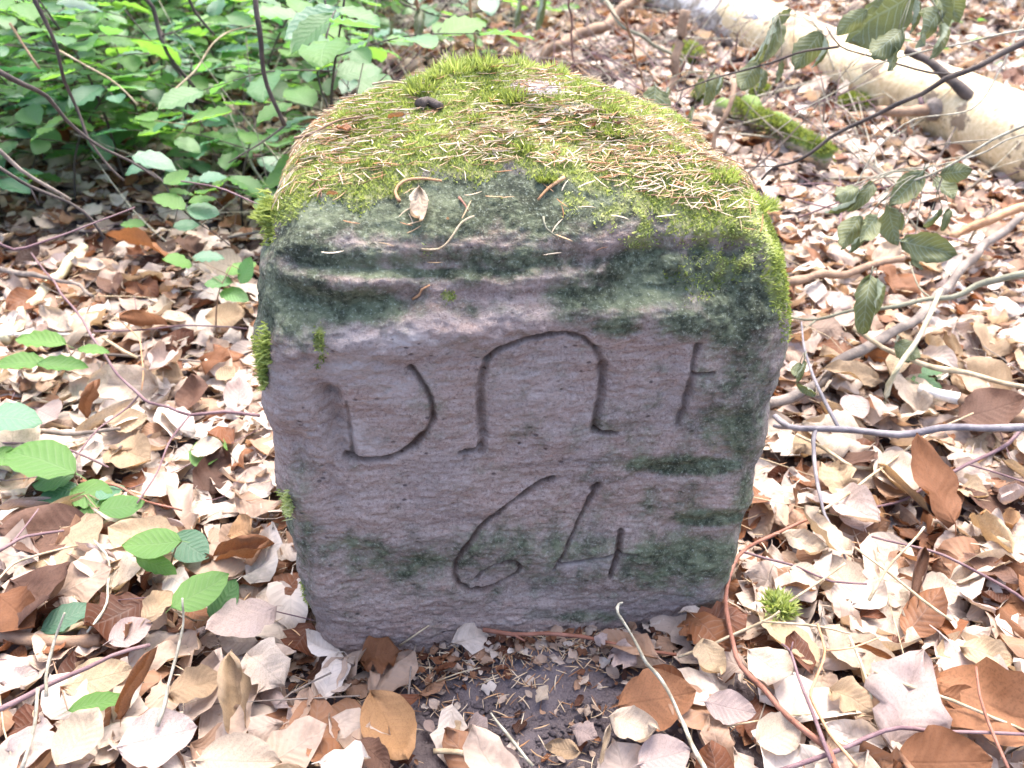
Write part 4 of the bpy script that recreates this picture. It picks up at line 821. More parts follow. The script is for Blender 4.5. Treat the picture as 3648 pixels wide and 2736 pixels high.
twig('fallen_twig', TW, 'violet twig at the left edge beneath the seedling', 'violet', .0019, .0013, 'R6', [(-40, 265), (80, 200), (180, 150), (420, 100)], .055, forks=[('R6', [(60, 210), (160, 100), (250, -20)], [.055, .06], .0012, .0008)])
twig('dry_stalk', TW, 'arched straw stalk at the left edge beneath the seedling', 'straw', .0012, .0009, 'R6', [(-40, 450), (60, 360), (150, 310), (330, 260), (510, 215)], .06)
twig('dry_stalk', TW, 'drooping grey stalk below the seedling', 'lichen', .0010, .0012, 'R6', [(600, 180), (700, 280), (715, 380), (690, 540), (630, 680), (555, 790)], [.05, .04])
twig('fallen_twig', TW, 'pale thick twig above the bottom leaves left of centre', 'straw', .0022, .0020, 'R7', [(610, 1560), (740, 1555), (860, 1570)], .02)
# behind the stone
twig('fallen_branch', BR, 'stout red brown branch slanting up behind the stone to the trunk', 'brown', .013, .015, 'R2', [(1180, 460), (1290, 395), (1450, 305), (1600, 215), (1750, 110), (1900, 0), (2010, -70)], [.03, .10, .18])
twig('hanging_twig', TW, 'dark arched twig over the litter at the top middle', 'dark', .0035, .0030, 'R2', [(380, 15), (550, 80), (720, 105), (900, 70), (1060, 5), (1200, -60)], [.16, .2])
twig('thin_stem', TW, 'pale upright stem right behind the stone crown', 'straw', .0032, .0045, 'R2', [(825, -30), (840, 100), (860, 230), (880, 390)], [.30, .02])
twig('thin_stem', TW, 'short dark slanting stem at the top left of the crown', 'brown', .0040, .0030, 'R2', [(475, -20), (500, 60), (550, 180)], [.3, .15])
twig('thin_stem', TW, 'thin reddish stem behind the crown right of its peak', 'violet', .0020, .0020, 'R2', [(1478, -20), (1490, 200), (1500, 330), (1508, 480)], [.35, .1])
twig('fallen_twig', TW, 'dark twig on the floor behind the crown right side', 'brown', .0030, .0022, 'R2', [(1420, 360), (1550, 450), (1690, 545)], [.05, .05])
twig('thin_stem', TW, 'brown bent stem behind the right shoulder of the crown', 'brown', .0028, .0022, 'R2', [(1840, 40), (1870, 200), (1905, 370), (1950, 480), (1960, 610)], [.35, .08], forks=[('R2', [(1868, 150), (1790, 120), (1700, 10)], [.3, .36], .002, .001)])
twig('trunk_limb', BR, 'brown limb reaching down from the fallen trunk to the floor', 'brown', .012, .009, 'R2', [(2250, 60), (2212, 200), (2180, 340), (2135, 490), (2095, 640)], [.22, .04])
twig('fallen_branch', BR, 'thin brown branch sloping right behind the stone', 'green', .006, .004, 'R2', [(1670, -20), (1790, 130), (1900, 230), (2050, 300), (2200, 400)], [.22, .08])
twig('withered_shoot', TW, 'brown leaning stem with mossy top right of the crown', 'brown', .0058, .0045, 'R3', [(345, 500), (325, 640), (262, 760), (220, 880), (198, 1010)], [.16, .10, .03])
tm = twig('fallen_log', 'log', 'small moss covered log lying below the fallen trunk', 'mossy', .021, .016, 'R3', [(250, 660), (420, 740), (560, 810), (700, 870), (850, 960), (990, 1030)], [.06, .05], n=14)
lp = curve_pts(np.array([onground(*fx('R3', p_), .06) for p_ in [(330, 700), (420, 740), (560, 810), (700, 870), (850, 960), (980, 1025)]]), .01)
n_ = 5200; ii = rng.integers(1, len(lp)-1, n_); ax_ = lp[ii+1]-lp[ii-1]; ax_ /= np.linalg.norm(ax_, axis=1)[:, None]
sd_ = np.cross(ax_, [0, 0, 1.]); an_ = rng.normal(0, .9, n_); nr_ = np.sin(an_)[:, None]*sd_ + np.cos(an_)[:, None]*np.array([0, 0, 1.]); rl = .0205-.005*ii/len(lp)
V, F4, F3 = blades(lp[ii]+rng.normal(0, .004, (n_, 3))+nr_*rl[:, None]*.9, nr_, rng.uniform(.003, .008, n_), rng.uniform(.0012, .0024, n_), rng.uniform(.4, 1.2, n_))
lo_ = np.array(tm.location); mm_ = obj('moss_coat', poly_mixed('moss_coat', V, F4, F3, M_MOSS, np.repeat(np.clip(.12+.2*noise(ii*.1, an_)+rng.normal(0, .1, n_), 0, .6), 5)), tm); tag(mm_, kind='stuff')
# hanging branches at the right
twig('hanging_branch', BR, 'dark bare branch sweeping across in front of the fallen trunk', 'dark', .0042, .0016, 'R3', [(2300, 215), (2212, 270), (2000, 370), (1850, 430), (1700, 490), (1550, 600), (1380, 700), (1250, 770), (1100, 840), (960, 890), (820, 990), (700, 1045), (590, 1080), (500, 1180)], [.98, 1.0, 1.06, 1.12], depth=True,
     forks=[('R3', [(1690, 492), (1600, 470), (1430, 425), (1200, 360), (1020, 300), (930, 170)], [1.04, 1.06], .0018, .0009), ('R3', [(590, 1080), (470, 1080), (330, 1112)], [1.12, 1.14], .0012, .0007)])
twig('hanging_twig', TW, 'thin dark twig bearing limp leaves left of the trunk', 'dark', .0017, .0009, 'R3', [(1020, 305), (800, 340), (600, 390), (300, 470), (130, 530), (-40, 590)], [1.06, 1.10, 1.15], depth=True)
twig('hanging_twig', TW, 'pale thin twig drooping across the trunk from upper right', 'lichen', .0015, .0007, 'R3', [(2300, 185), (1900, 265), (1600, 320), (1400, 370), (1270, 410), (1100, 530), (950, 620), (760, 740), (560, 880)], [1.0, 1.05, 1.1], depth=True, forks=[('R3', [(1270, 410), (1180, 470), (1000, 590), (980, 720), (850, 920)], [1.04, 1.08], .0008, .0005), ('R3', [(1700, 300), (1400, 250), (1210, 335), (1100, 430)], [1.02, 1.06], .0008, .0005)])
twig('hanging_twig', TW, 'pale stem of the lower cluster of limp leaves', 'lichen', .0020, .0010, 'R3', [(2300, 790), (2212, 830), (2000, 920), (1800, 1030), (1600, 1130), (1450, 1180), (1340, 1260), (1250, 1330)], [.90, .95, 1.0], depth=True, forks=[('R3', [(1650, 1110), (1650, 1250), (1600, 1400), (1560, 1460)], [.97, .99], .0010, .0006), ('R3', [(1980, 930), (1780, 920), (1650, 940)], [.94, .97], .0009, .0005)])
twig('hanging_twig', TW, 'pale steep twig crossing below the dark bare branch', 'lichen', .0013, .0008, 'R3', [(2212, 120), (2040, 480), (1880, 700), (1500, 780), (1280, 950), (1180, 1100), (1100, 1250)], [1.05, 1.1], depth=True)
twig('hanging_twig', TW, 'long pale twig near the right edge across the trunk', 'lichen', .0014, .0008, 'R3', [(2260, 860), (2100, 900), (1900, 1010), (1650, 1080), (1400, 1100), (1150, 1180), (1000, 1230)], [1.02, 1.1], depth=True)
twig('fallen_branch', BR, 'orange brown stick at the right edge below the trunk', 'orange', .0085, .0065, 'R3', [(2290, 1320), (2100, 1385), (1900, 1465), (1720, 1545)], [.10, .06])

# ------------------------------------------------------------------ fallen trunk
pR = onground(2150*1.6492, 372*1.6492, 0.0); pL = onground(1632*1.6492, 122*1.6492, 0.0)
RB = .080
aR, aL = pR + [0, .06, RB*.92], pL + [0, .06, RB*.85]
dT = (aR-aL); Lt = np.linalg.norm(dT); dT /= Lt
n = N('peeled_wood'); co = n.oc()
g1 = n.noise(n.scale(co, (1.2, 9, 9)), 12, 5, .6); g2 = n.noise(co, 7, 5, .6); g3 = n.noise(n.scale(co, (2, 8, 8)), 60, 4, .7)
c = n.mix(n.map(g1, .3, .7), (.52, .40, .22), (.70, .58, .38)); c = n.mix(n.map(g2, .52, .66, 0, .7), c, (.38, .25, .12)); c = n.mix(n.map(n.noise(n.scale(co, (1, 2, 2)), 5.5, 6, .7), .55, .59, 0, .8), c, (.13, .085, .06)); c = n.mix(n.map(g3, .62, .78, 0, .5), c, (.30, .21, .13))
M_WOOD = n.end(n.bsdf(c, .6, n.bump(g3, .0015, .5, n.bump(g1, .003, .4)), .35))
n = N('grey_bark'); co = n.oc()
g1 = n.noise(n.scale(co, (1, 1, 1)), 16, 6, .65); g2 = n.noise(co, 130, 5, .7)
c = n.mix(n.map(g1, .42, .6), (.62, .60, .58), (.30, .26, .22)); c = n.mix(n.map(g1, .60, .68), c, (.06, .045, .035)); c = n.mix(n.map(g2, .6, .75, 0, .5), c, (.12, .09, .07))
M_BARK = n.end(n.bsdf(c, .85, n.bump(g2, .003, .8, n.bump(g1, .012, .8)), .2))
trunk = empty('fallen_tree', aL, 'thick pale fallen trunk without bark lying across the upper right', 'tree trunk'); tl = np.array(trunk.location)
tt = np.linspace(-.16, Lt+2.2, 90)
Ct = aL + dT*tt[:, None] + np.column_stack([.008*noise(tt*3, 1, 0, 4), 0*tt, .008*noise(tt*2.5, 5, 0, 4)])
V, F_ = tube(Ct, RB*.90, RB*1.12, 40, .03, 3, knots=False); obj('trunk_wood', mesh('trunk_wood', V-tl, F_, M_WOOD), trunk)
tb = np.linspace(-1.5, .04, 44); Cb = aL + dT*tb[:, None]
V, F_ = tube(Cb, RB*.95, RB*.98, 40, .07, 8, knots=False)
# ragged torn edge of the bark
ring = np.arange(len(V)-2)//40; angi = np.arange(len(V)-2) % 40
V[:-2] += (dT[None]*(.05*noise(angi*.55, 2.2, 0, 8)+.03*noise(angi*1.7, 4.2, 0, 8))[:, None])*(ring[:, None] > 38)
obj('torn_bark', mesh('torn_bark', V-tl, F_, M_BARK), trunk)
def on_trunk(u, v):
    r = ray(u, v); A, B = CAM, r; w0 = A-aL; a_, b_, c_ = B@B, B@dT, 1.0; d_, e_ = B@w0, dT@w0
    s_ = (a_*e_-b_*d_)/(a_*c_-b_*b_); ax = aL+dT*s_; t_ = ((ax-A)@B)/(B@B); return ax, A+B*t_
def stubp(name, pts, r0, r1, mat, lift=.0, toward=.11):
    Q = []
    for p_, o_ in pts:
        ax, cl = on_trunk(*fx('R3', p_)); dcam = (CAM-cl)/np.linalg.norm(CAM-cl); Q.append(cl + dcam*o_)
    V, F_ = tube(curve_pts(Q), r0, r1, 10, .2, 4); obj(name, mesh(name, V-tl, F_, BK[mat]), trunk)
stubp('branch_stub', [((1660, 690), .06), ((1560, 715), .13), ((1400, 725), .20), ((1260, 715), .26)], .014, .009, 'brown')
stubp('knot_collar', [((1690, 690), .05), ((1610, 720), .12)], .028, .018, 'grey')
stubp('dead_limb', [((1440, 325), .17), ((1500, 350), .15), ((1600, 400), .13), ((1720, 500), .115), ((1820, 590), .10), ((1900, 680), .06)], .007, .0125, 'dark')
stubp('branch_stub', [((1545, 560), .07), ((1550, 690), .10)], .009, .006, 'violet')

# ------------------------------------------------------------------ moss cushion and stump things on the floor
def cushion(u, v, r, h, label, tone=.35, n_=900):
    r, h, tone = r*.75, h*.75, tone-.18
    p = onground(u, v, 0); ang = rng.uniform(0, 6.283, n_); rr = np.sqrt(rng.random(n_)); hh = h*np.sqrt(1-rr**2)
    pos = p + np.column_stack([rr*np.cos(ang)*r, rr*np.sin(ang)*r, hh]); nrm = np.column_stack([rr*np.cos(ang), rr*np.sin(ang), .4+hh/h])
    V, F4, F3 = blades(pos, nrm, rng.uniform(.006, .012, n_), rng.uniform(.0015, .003, n_), rng.uniform(.3, .7, n_))
    m = poly_mixed('moss_cushion', V-p, F4, F3, M_MOSS, np.repeat(np.clip(tone+rng.normal(0, .15, n_), 0, 1), 5)); o = obj('moss_cushion', m); o.location = p + np.array([0, 0, .025])
    bmv = IV*[r*.9, r*.9, h*.95]; b = obj('moss_heart', mesh('moss_heart', bmv, IF, M_MOSS, {'rnd': np.full(len(IV), .15)}), o)
    tag(o, label, 'moss')
cushion(2432+490*.55, 690*.55, .035, .03, 'round green moss cushion left of the small mossy log')
cushion(2432+20*.55, 440*.55, .06, .05, 'moss cushion under the limb of the fallen trunk', .45)
cushion(1216+870*.55, 230*.55, .05, .04, 'yellow green moss cushion on the floor behind the crown', .5)
cushion(2432+120*.55, 700*.55, .03, .02, 'small moss pad at the left end of the mossy log', .4)
cushion(2432+1100*.55, 750*.55, .05, .03, 'low moss patch in the shade beneath the trunk', .3)
cushion(2432+590*.55, 1824+760*.55, .016, .010, 'small pale green moss scrap right of the stone foot', .75, 300)
cushion(1216+2080*.55, 80*.55, .08, .06, 'moss hump under the torn bark of the trunk', .4)

# ------------------------------------------------------------------ green seedlings
GLV = [leaf(10, 6, ratio=.62, fold=.12, curl=-.25, cup=.2, ripple=.028, crump=.015, seed=70, teeth=.02), leaf(10, 6, ratio=.66, fold=.2, curl=-.5, cup=-.3, ripple=.03, crump=.02, seed=75, teeth=.02),
       leaf(10, 6, ratio=.58, fold=.3, curl=.3, cup=.5, ripple=.02, crump=.02, seed=79, teeth=.02), leaf(10, 6, ratio=.78, fold=.1, curl=.2, cup=-.3, ripple=.012, crump=.02, seed=81)]
GB = len(DV); DV += GLV
def gleaf(parent, P0, P1, k=0, m=0, up=(0, -.2, 1), wid=1.0): return place_leaf('leaf', P0, P1, GB+k, M_G[m], up, parent, wid, 'beech_leaf')
def seedling(label, stem, stemz, sh, leaves, cat='seedling', r=.0014, group=None, mat='brown'):
    SP = curve_pts([onground(*fx(stemz, p_), h_) for p_, h_ in zip(stem, np.interp(np.linspace(0, 1, len(stem)), np.linspace(0, 1, len(sh)), sh))])
    e = empty('beech_seedling', SP[0], label, cat, group); V, F_ = tube(SP, r, r*.5, 6); obj('stem', mesh('stem', V-SP[0], F_, BK[mat]), e)
    for (z, a, b, h0, h1, k, m, wd) in leaves:
        P0, P1 = onground(*fx(z, a), h0), onground(*fx(z, b), h1)
        d = np.linalg.norm(P1-P0)
        if d > .10: P1 = P0+(P1-P0)*.10/d
        elif d < .04: P1 = P0+(P1-P0)*.04/d
        gleaf(e, P0, P1, k, m, wid=wd)
        j = np.argmin(((SP-P0)**2).sum(1))
        if np.linalg.norm(SP[j]-P0) > .004:
            V, F_ = tube(curve_pts([SP[j], P0]), .0006, .0005, 4, 0, knots=False); obj('petiole', mesh('petiole', V-SP[0], F_, BK[mat]), e)
    return e
seedling('low seedling with narrow tilted green leaves at the left edge', [(330, 800), (420, 690), (480, 620)], 'R4', [.0, .06, .09],
         [('R4', (430, 570), (90, 525), .09, .09, 0, 1, .7), ('R4', (500, 600), (655, 615), .09, .09, 0, 1, .7), ('R4', (300, 690), (-60, 690), .08, .08, 1, 1, .7), ('R4', (240, 700), (580, 735), .08, .075, 2, 1, .8)])
seedling('seedling with a big pale veined leaf cut by the left edge', [(-30, 1300), (-40, 1150), (-60, 1050)], 'R4', [.0, .06, .09], [('R4', (-120, 1040), (275, 1065), .09, .08, 1, 2, 1.1), ('R4', (-90, 1290), (35, 1310), .06, .06, 0, 1, 1.2)])
seedling('seedling with a ladder of green leaves left of the stone', [(620, 1800), (560, 1600), (480, 1440)], 'R4', [.0, .03, .06],
         [('R4', (490, 1395), (20, 1245), .07, .08, 1, 1, .85), ('R4', (485, 1410), (195, 1470), .055, .05, 1, 0, 1.4), ('R4', (500, 1480), (285, 1580), .045, .04, 3, 2, .9), ('R4', (460, 1510), (730, 1590), .05, .045, 0, 1, 1.2), ('R4', (640, 1650), (940, 1600), .055, .05, 3, 1, 1.0), ('R4', (640, 1580), (760, 1500), .05, .045, 0, 2, 1.0), ('R4', (580, 1620), (520, 1760), .045, .03, 0, 1, 1.1)])
seedling('lowest seedling with broad bright leaves above the grey dead leaf', [(1120, 420), (1110, 330), (1140, 230)], 'R6', [.0, .03, .07],
         [('R6', (1180, 190), (790, 225), .075, .07, 3, 1, .85), ('R6', (1120, 150), (1315, 280), .06, .045, 3, 2, 1.1), ('R6', (880, 290), (1145, 395), .055, .045, 0, 1, .8)])
seedling('seedling leaf pair beside the standing spruce twig', [(1400, 760), (1250, 700), (1130, 640)], 'R6', [.0, .04, .06], [('R6', (1110, 620), (1490, 410), .06, .075, 3, 1, .9), ('R6', (1370, 705), (1480, 530), .04, .055, 3, 0, .9)])
seedling('half buried dark green seedling at the left under the dead leaves', [(300, 820), (290, 780)], 'R6', [.0, .02], [('R6', (260, 770), (600, 600), .03, .04, 0, 2, 1.0), ('R6', (440, 1285), (645, 1235), .045, .045, 0, 1, .7)])
seedling('single green leaf seedling under the oval cream leaf', [(1240, 1350), (1230, 1300)], 'R4', [.0, .02], [('R4', (1225, 1270), (1480, 1260), .04, .04, 3, 1, 1.4)])
seedling('leaning beech twig with round blue green leaf beside the stone shoulder', [(860, 1040), (1050, 1170), (1120, 1290), (1250, 1420), (1400, 1520), (1500, 1600)], 'R1', [.20, .18, .14, .10],
         [('R1', (1210, 1350), (1425, 1395), .16, .15, 3, 2, 1.3), ('R1', (1220, 1310), (1390, 1285), .17, .17, 0, 1, 1.0), ('R1', (1060, 1190), (1215, 1120), .19, .20, 3, 1, 1.3), ('R1', (1080, 1240), (1235, 1255), .18, .17, 0, 1, .9), ('R1', (1200, 1350), (985, 1255), .17, .18, 1, 1, .9),
          ('R1', (850, 1000), (1145, 1090), .21, .19, 1, 2, 1.0), ('R1', (1290, 1170), (1455, 1135), .20, .20, 1, 2, 1.3), ('R1', (1020, 1050), (800, 1120), .19, .18, 1, 2, 1.2), ('R1', (1120, 1470), (1230, 1460), .12, .12, 3, 2, 1.1), ('R1', (940, 1460), (820, 1450), .12, .12, 0, 1, 1.0)], mat='dark', r=.0018)
seedling('small seedling with toothed leaves close to the stone left side', [(1400, 620), (1400, 400), (1420, 230), (1500, 60)], 'R4', [.0, .05, .10, .13],
         [('R4', (1420, 230), (1615, 280), .10, .09, 1, 0, 1.1), ('R4', (1510, 170), (1370, 175), .11, .11, 0, 0, 1.2), ('R4', (1250, 60), (1140, 30), .12, .13, 1, 1, 1.4), ('R4', (1240, 10), (1455, 10), .13, .13, 0, 2, 1.0), ('R4', (1600, 110), (1530, 60), .12, .12, 3, 1, 1.4), ('R4', (1560, 180), (1630, 20), .11, .14, 3, 0, 1.1)])
seedling('bright seedling leaf pair in the dark gap left of the crown', [(1190, 860), (1220, 800)], 'R1', [.1, .22], [('R1', (1215, 800), (1515, 735), .22, .24, 2, 1, .9), ('R1', (1000, 780), (900, 740), .22, .22, 0, 1, 1.0), ('R1', (1130, 900), (1300, 980), .17, .15, 1, 0, 1.2)])
seedling('small green sprig behind the mid of the crown', [(1020, 330), (1060, 300)], 'R2', [.0, .03], [('R2', (1060, 310), (1180, 300), .03, .04, 0, 1, 1.3), ('R2', (1000, 250), (1060, 262), .03, .03, 0, 1, 1.0), ('R2', (1010, 340), (900, 330), .03, .03, 0, 1, 1.0)])
seedling('green leaf lying among branches right of the stone', [(1500, 830), (1520, 800)], 'R5', [.01, .04], [('R5', (1480, 790), (1620, 830), .045, .04, 0, 0, 1.0), ('R5', (1550, 760), (1660, 740), .045, .04, 0, 0, .8)])

# beech undergrowth: six kinds of small sapling, copied
def sapling_proto(k):
    r_ = np.random.default_rng(100+k); Hh = [.16, .22, .12, .28, .20, .32][k]; lean = r_.normal(0, .25, 2)
    st = curve_pts([(0, 0, -.01), (lean[0]*Hh*.25, lean[1]*Hh*.25, Hh*.5), (lean[0]*Hh, lean[1]*Hh, Hh)], .02)
    e = bpy.data.objects.new('beech_sapling', None); COL.objects.link(e)
    obj('stem', mesh('stem', *tube(st, .0024, .0012, 6), BK['dark']), e)
    nb_ = [6, 7, 5, 8, 6, 9][k]; a0 = r_.uniform(0, 6.28)
    for b in range(nb_):
        base = st[int(len(st)*(.35+.6*b/nb_))]; a = a0 + b*2.4; L_ = r_.uniform(.10, .20)
        d = np.array([math.cos(a), math.sin(a), .25]); tw = curve_pts([base, base+d*L_*.5, base+d*L_+[0, 0, -.02]], .02)
        obj('twig', mesh('twig', *tube(tw, .0011, .0006, 4, knots=False), BK['dark']), e)
        nl = r_.integers(4, 7)
        for q_ in range(nl):
            f = (q_+1)/nl; p0 = tw[min(len(tw)-1, int(f*(len(tw)-1)))]; sd_ = (1 if q_ % 2 else -1)*(0 if q_ == nl-1 else 1)
            aa = a + sd_*r_.uniform(.7, 1.1); ll = r_.uniform(.038, .074)
            place_leaf('leaf', p0, p0+np.array([math.cos(aa), math.sin(aa), r_.normal(-.08, .2)])*ll, GB+int(r_.integers(0, 3)), M_G[int(r_.choice([0, 0, 1, 1, 2]))], (r_.normal(0, .2), r_.normal(0, .2), 1), e, prefix='beech_leaf')
    return e
PRO = [sapling_proto(k) for k in range(6)]
def copy_thing(src):
    c = src.copy(); COL.objects.link(c)
    for ch in src.children:
        q_ = ch.copy(); COL.objects.link(q_); q_.parent = c
    return c
spots = []; tries = 0
while len(spots) < 155 and tries < 90000:
    tries += 1
    x_, y_ = rng.uniform(-2.6, .1), .3+2.9*rng.random()**1.7; z_ = float(gz(x_, y_)); u, v, d = project([x_, y_, z_])
    ud, vd = u/1.6492, v/1.6492
    if ud < -120 or vd > 475-.12*ud or vd < -110: continue
    if ud > 610 + max(0, (300-vd))*1.0: continue
    if foot(x_, y_, .16): continue
    dens = .9 if ud < 520 else .4
    if rng.random() > dens: continue
    if any(math.hypot(x_-a, y_-b) < (.145 if y_ > 1.2 else .10) for a, b in spots): continue
    spots.append((x_, y_))
spots.sort(key=lambda p_: p_[1])
for (x_, y_) in [(-.33, .98), (-.50, .92), (-.25, 1.9), (.0, 2.3), (-.15, 2.7), (.25, 2.9), (-.4, 1.35), (1.35, 2.5), (1.75, 2.7), (.35, 2.6), (2.2, 2.9), (1.2, 3.1)]: spots.append((x_, y_))
protoused = set()
SLM = [(fx('R1', p_), t_) for p_, t_ in [((300, 150), 'the top of the dark leaning stem'), ((430, 570), 'the middle of the dark leaning stem'), ((700, 1060), 'the foot of the dark leaning stem'), ((80, 520), 'the left end of the slanting stem'), ((1020, 200), 'the wavy dark stem'), ((1220, 540), 'the wavy stem foot'),
   ((1680, 300), 'the tall bent stem'), ((1820, 800), 'the foot of the tall bent stem'), ((2100, 350), 'the thin stem behind the crown'), ((1300, 100), 'the short dark top stem'), ((600, 440), 'the tan slanting twig'), ((1500, 1050), 'the fork of the bent stem'), ((250, 1220), 'the low dark stem'), ((150, 300), 'the brown corner stem'),
   ((1100, 800), 'the bright leaf pair in the gap'), ((1300, 1300), 'the round blue green leaf'), ((100, 800), 'the left edge of the thicket'), ((1550, 430), 'the grey weathered branch'), ((1500, 860), 'the dead floor branch')]]
for i, (x_, y_) in enumerate(spots):
    k = i % 6; src = PRO[k]
    o = src if k not in protoused else copy_thing(src); protoused.add(k)
    o.location = (x_, y_, float(gz(x_, y_))); o.rotation_euler = (rng.normal(0, .08), rng.normal(0, .08), rng.uniform(0, 6.28)); s_ = rng.uniform(1.0, 1.35); o.scale = (s_, s_, s_)
    u, v, d = project([x_, y_, float(gz(x_, y_))+.1])
    tall = ['low', 'medium high', 'very low', 'tall', 'bushy', 'tallest kind of'][k]
    if x_ > 0.2: ph = 'beyond the fallen trunk at the upper right' if x_ > 1 else 'on the floor far behind the crown'
    else:
        (a_, b_), t_ = min(SLM, key=lambda l: (l[0][0]-u)**2+(l[0][1]-v)**2); dx_, dy_ = u-a_, v-b_
        ph = ('well ' if math.hypot(dx_, dy_) > 170 else 'just ') + (('right of ' if dx_ > 0 else 'left of ') if abs(dx_) > abs(dy_) else ('below ' if dy_ > 0 else 'above ')) + t_
    tag(o, f'{tall} beech sapling {ph}', 'sapling', 'beech saplings ' + ph)
# low green cover (stuff)
GL = [leaf(4, 2, ratio=.6, fold=.2, curl=-.3, cup=.3, ripple=0, crump=.02, seed=s, pet=.1) for s in (3, 4, 5)]
x = rng.uniform(-3.4, .6, 16000); y = rng.uniform(.6, 5, 16000); z = gz(x, y); u, v, d = project(np.column_stack([x, y, z])); ud, vd = u/1.6492, v/1.6492
k = (ud > -120) & (vd < 380) & (ud < 520+np.maximum(0, 260-vd)*1.4) & (noise(x*2.2, y*2.2, 0, 55) > -.25) & ~foot(x, y, .15); x, y, z = x[k], y[k], z[k]; c = len(x); yaw = rng.uniform(0, 6.28, c)
kx = rng.uniform(.6, 3.6, 900); ky = rng.uniform(1.6, 5, 900); kk_ = noise(kx*2.2, ky*2.2, 0, 65) > .35; kx, ky = kx[kk_], ky[kk_]
x = np.concatenate([x, kx]); y = np.concatenate([y, ky]); z = gz(x, y); c = len(x); yaw = rng.uniform(0, 6.28, c)
batch('ground_cover', [(a, b) for a, b, _ in GL], (rng.integers(0, 3, c), frames(np.column_stack([x, y, z+rng.uniform(.03, .14, c)]), np.column_stack([np.cos(yaw), np.sin(yaw), rng.normal(0, .25, c)]), np.column_stack([rng.normal(0, .3, c), rng.normal(0, .3, c), np.ones(c)]), rng.uniform(.028, .05, c))), M_GCOV, rng.random(c), uvs=[q[2] for q in GL])

# long dark sapling stems rising out of the frame
def stem(label, pts, dep, r0=.003, r1=.0022, mat='dark', z='R1', forks=()):
    return twig('sapling_stem', 'sapling', label, mat, r0, r1, z, pts, dep, depth=True, forks=forks, group='bare sapling stems at the left')
stem('dark leaning stem from the top left corner down into the leaves', [(210, -40), (300, 150), (370, 320), (400, 470), (430, 570), (480, 700), (560, 850), (620, 940), (700, 1060), (800, 1160)], [1.0, 1.1, 1.15], .0028, .0016)
stem('long dark stem slanting right from the left edge', [(-40, 440), (150, 560), (300, 640), (420, 760), (560, 880), (700, 970), (850, 1040), (1030, 1150)], [.95, 1.05, 1.1], .0030, .0014)
stem('dark wavy stem left of the middle of the thicket', [(870, -40), (980, 60), (1020, 200), (1080, 360), (1160, 480), (1250, 580)], [1.4, 1.5], .0042, .003, forks=[('R1', [(1020, 200), (1120, 210), (1180, 260)], [1.42, 1.45], .0016, .001)])
stem('tall dark bent stem nearest to the stone crown', [(1655, -40), (1670, 200), (1700, 380), (1740, 540), (1790, 680), (1840, 800)], [1.05, 1.15], .0038, .0026, forks=[('R1', [(1838, 795), (1700, 920), (1480, 1055)], [1.14, 1.1], .0016, .0008)])
stem('thin stem right behind the left shoulder of the crown', [(2100, -40), (2120, 180), (2080, 320), (2070, 480), (2120, 700)], [1.5, 1.5], .0024, .0018)
stem('short dark stem at the top beside the wavy stem', [(1210, -40), (1250, 60), (1320, 150), (1390, 215)], [1.4, 1.45], .003, .002)
stem('dark stem running low from the left edge to the litter', [(-40, 1050), (100, 1150), (200, 1210), (450, 1300), (600, 1420), (680, 1550)], [.92, .98], .0022, .0016, forks=[('R1', [(200, 1210), (250, 1330)], [.94, .95], .0014, .001)])
stem('grey dead twig crossing behind the low dark stem', [(-40, 950), (130, 1090), (300, 1200), (450, 1290)], [1.05, 1.1], .003, .0022, 'grey')
stem('tan thin twig slanting through the upper left leaves', [(370, 330), (560, 420), (700, 500), (820, 600), (900, 680)], [1.2, 1.25], .0016, .0012, 'straw')
stem('tan thin arched twig in the middle of the thicket', [(1080, 640), (1120, 590), (1250, 460), (1400, 270), (1500, 200), (1640, 155)], [1.3, 1.4], .0016, .0012, 'straw')
stem('slender twig pointing at the stone left shoulder', [(1180, 1180), (1400, 1210), (1540, 1260), (1680, 1320)], [.98, .95], .001, .0008, 'violet')
stem('thin twig at the left edge above the litter', [(-40, 1560), (100, 1620), (280, 1570), (480, 1500), (700, 1410), (880, 1340)], [.88, .95], .0016, .0008, 'violet')
stem('brown stem rising beyond the left corner leaves', [(60, 160), (150, 290), (250, 440)], [1.3, 1.3], .0022, .002, 'brown')
twig('fallen_branch', BR, 'grey weathered branch behind the undergrowth near the crown', 'grey', .010, .008, 'R1', [(1480, 330), (1530, 430), (1600, 540)], [.05, .03])
twig('fallen_branch', BR, 'dead branch on the floor behind the left shoulder of the stone', 'brown', .008, .006, 'R1', [(1300, 840), (1500, 860), (1700, 880), (1850, 900)], [.05, .04])
twig('fallen_branch', BR, 'pale branch lying among leaves upper left of the crown', 'grey', .009, .006, 'R1', [(1950, 470), (2100, 400), (2260, 330)], [.05, .04])

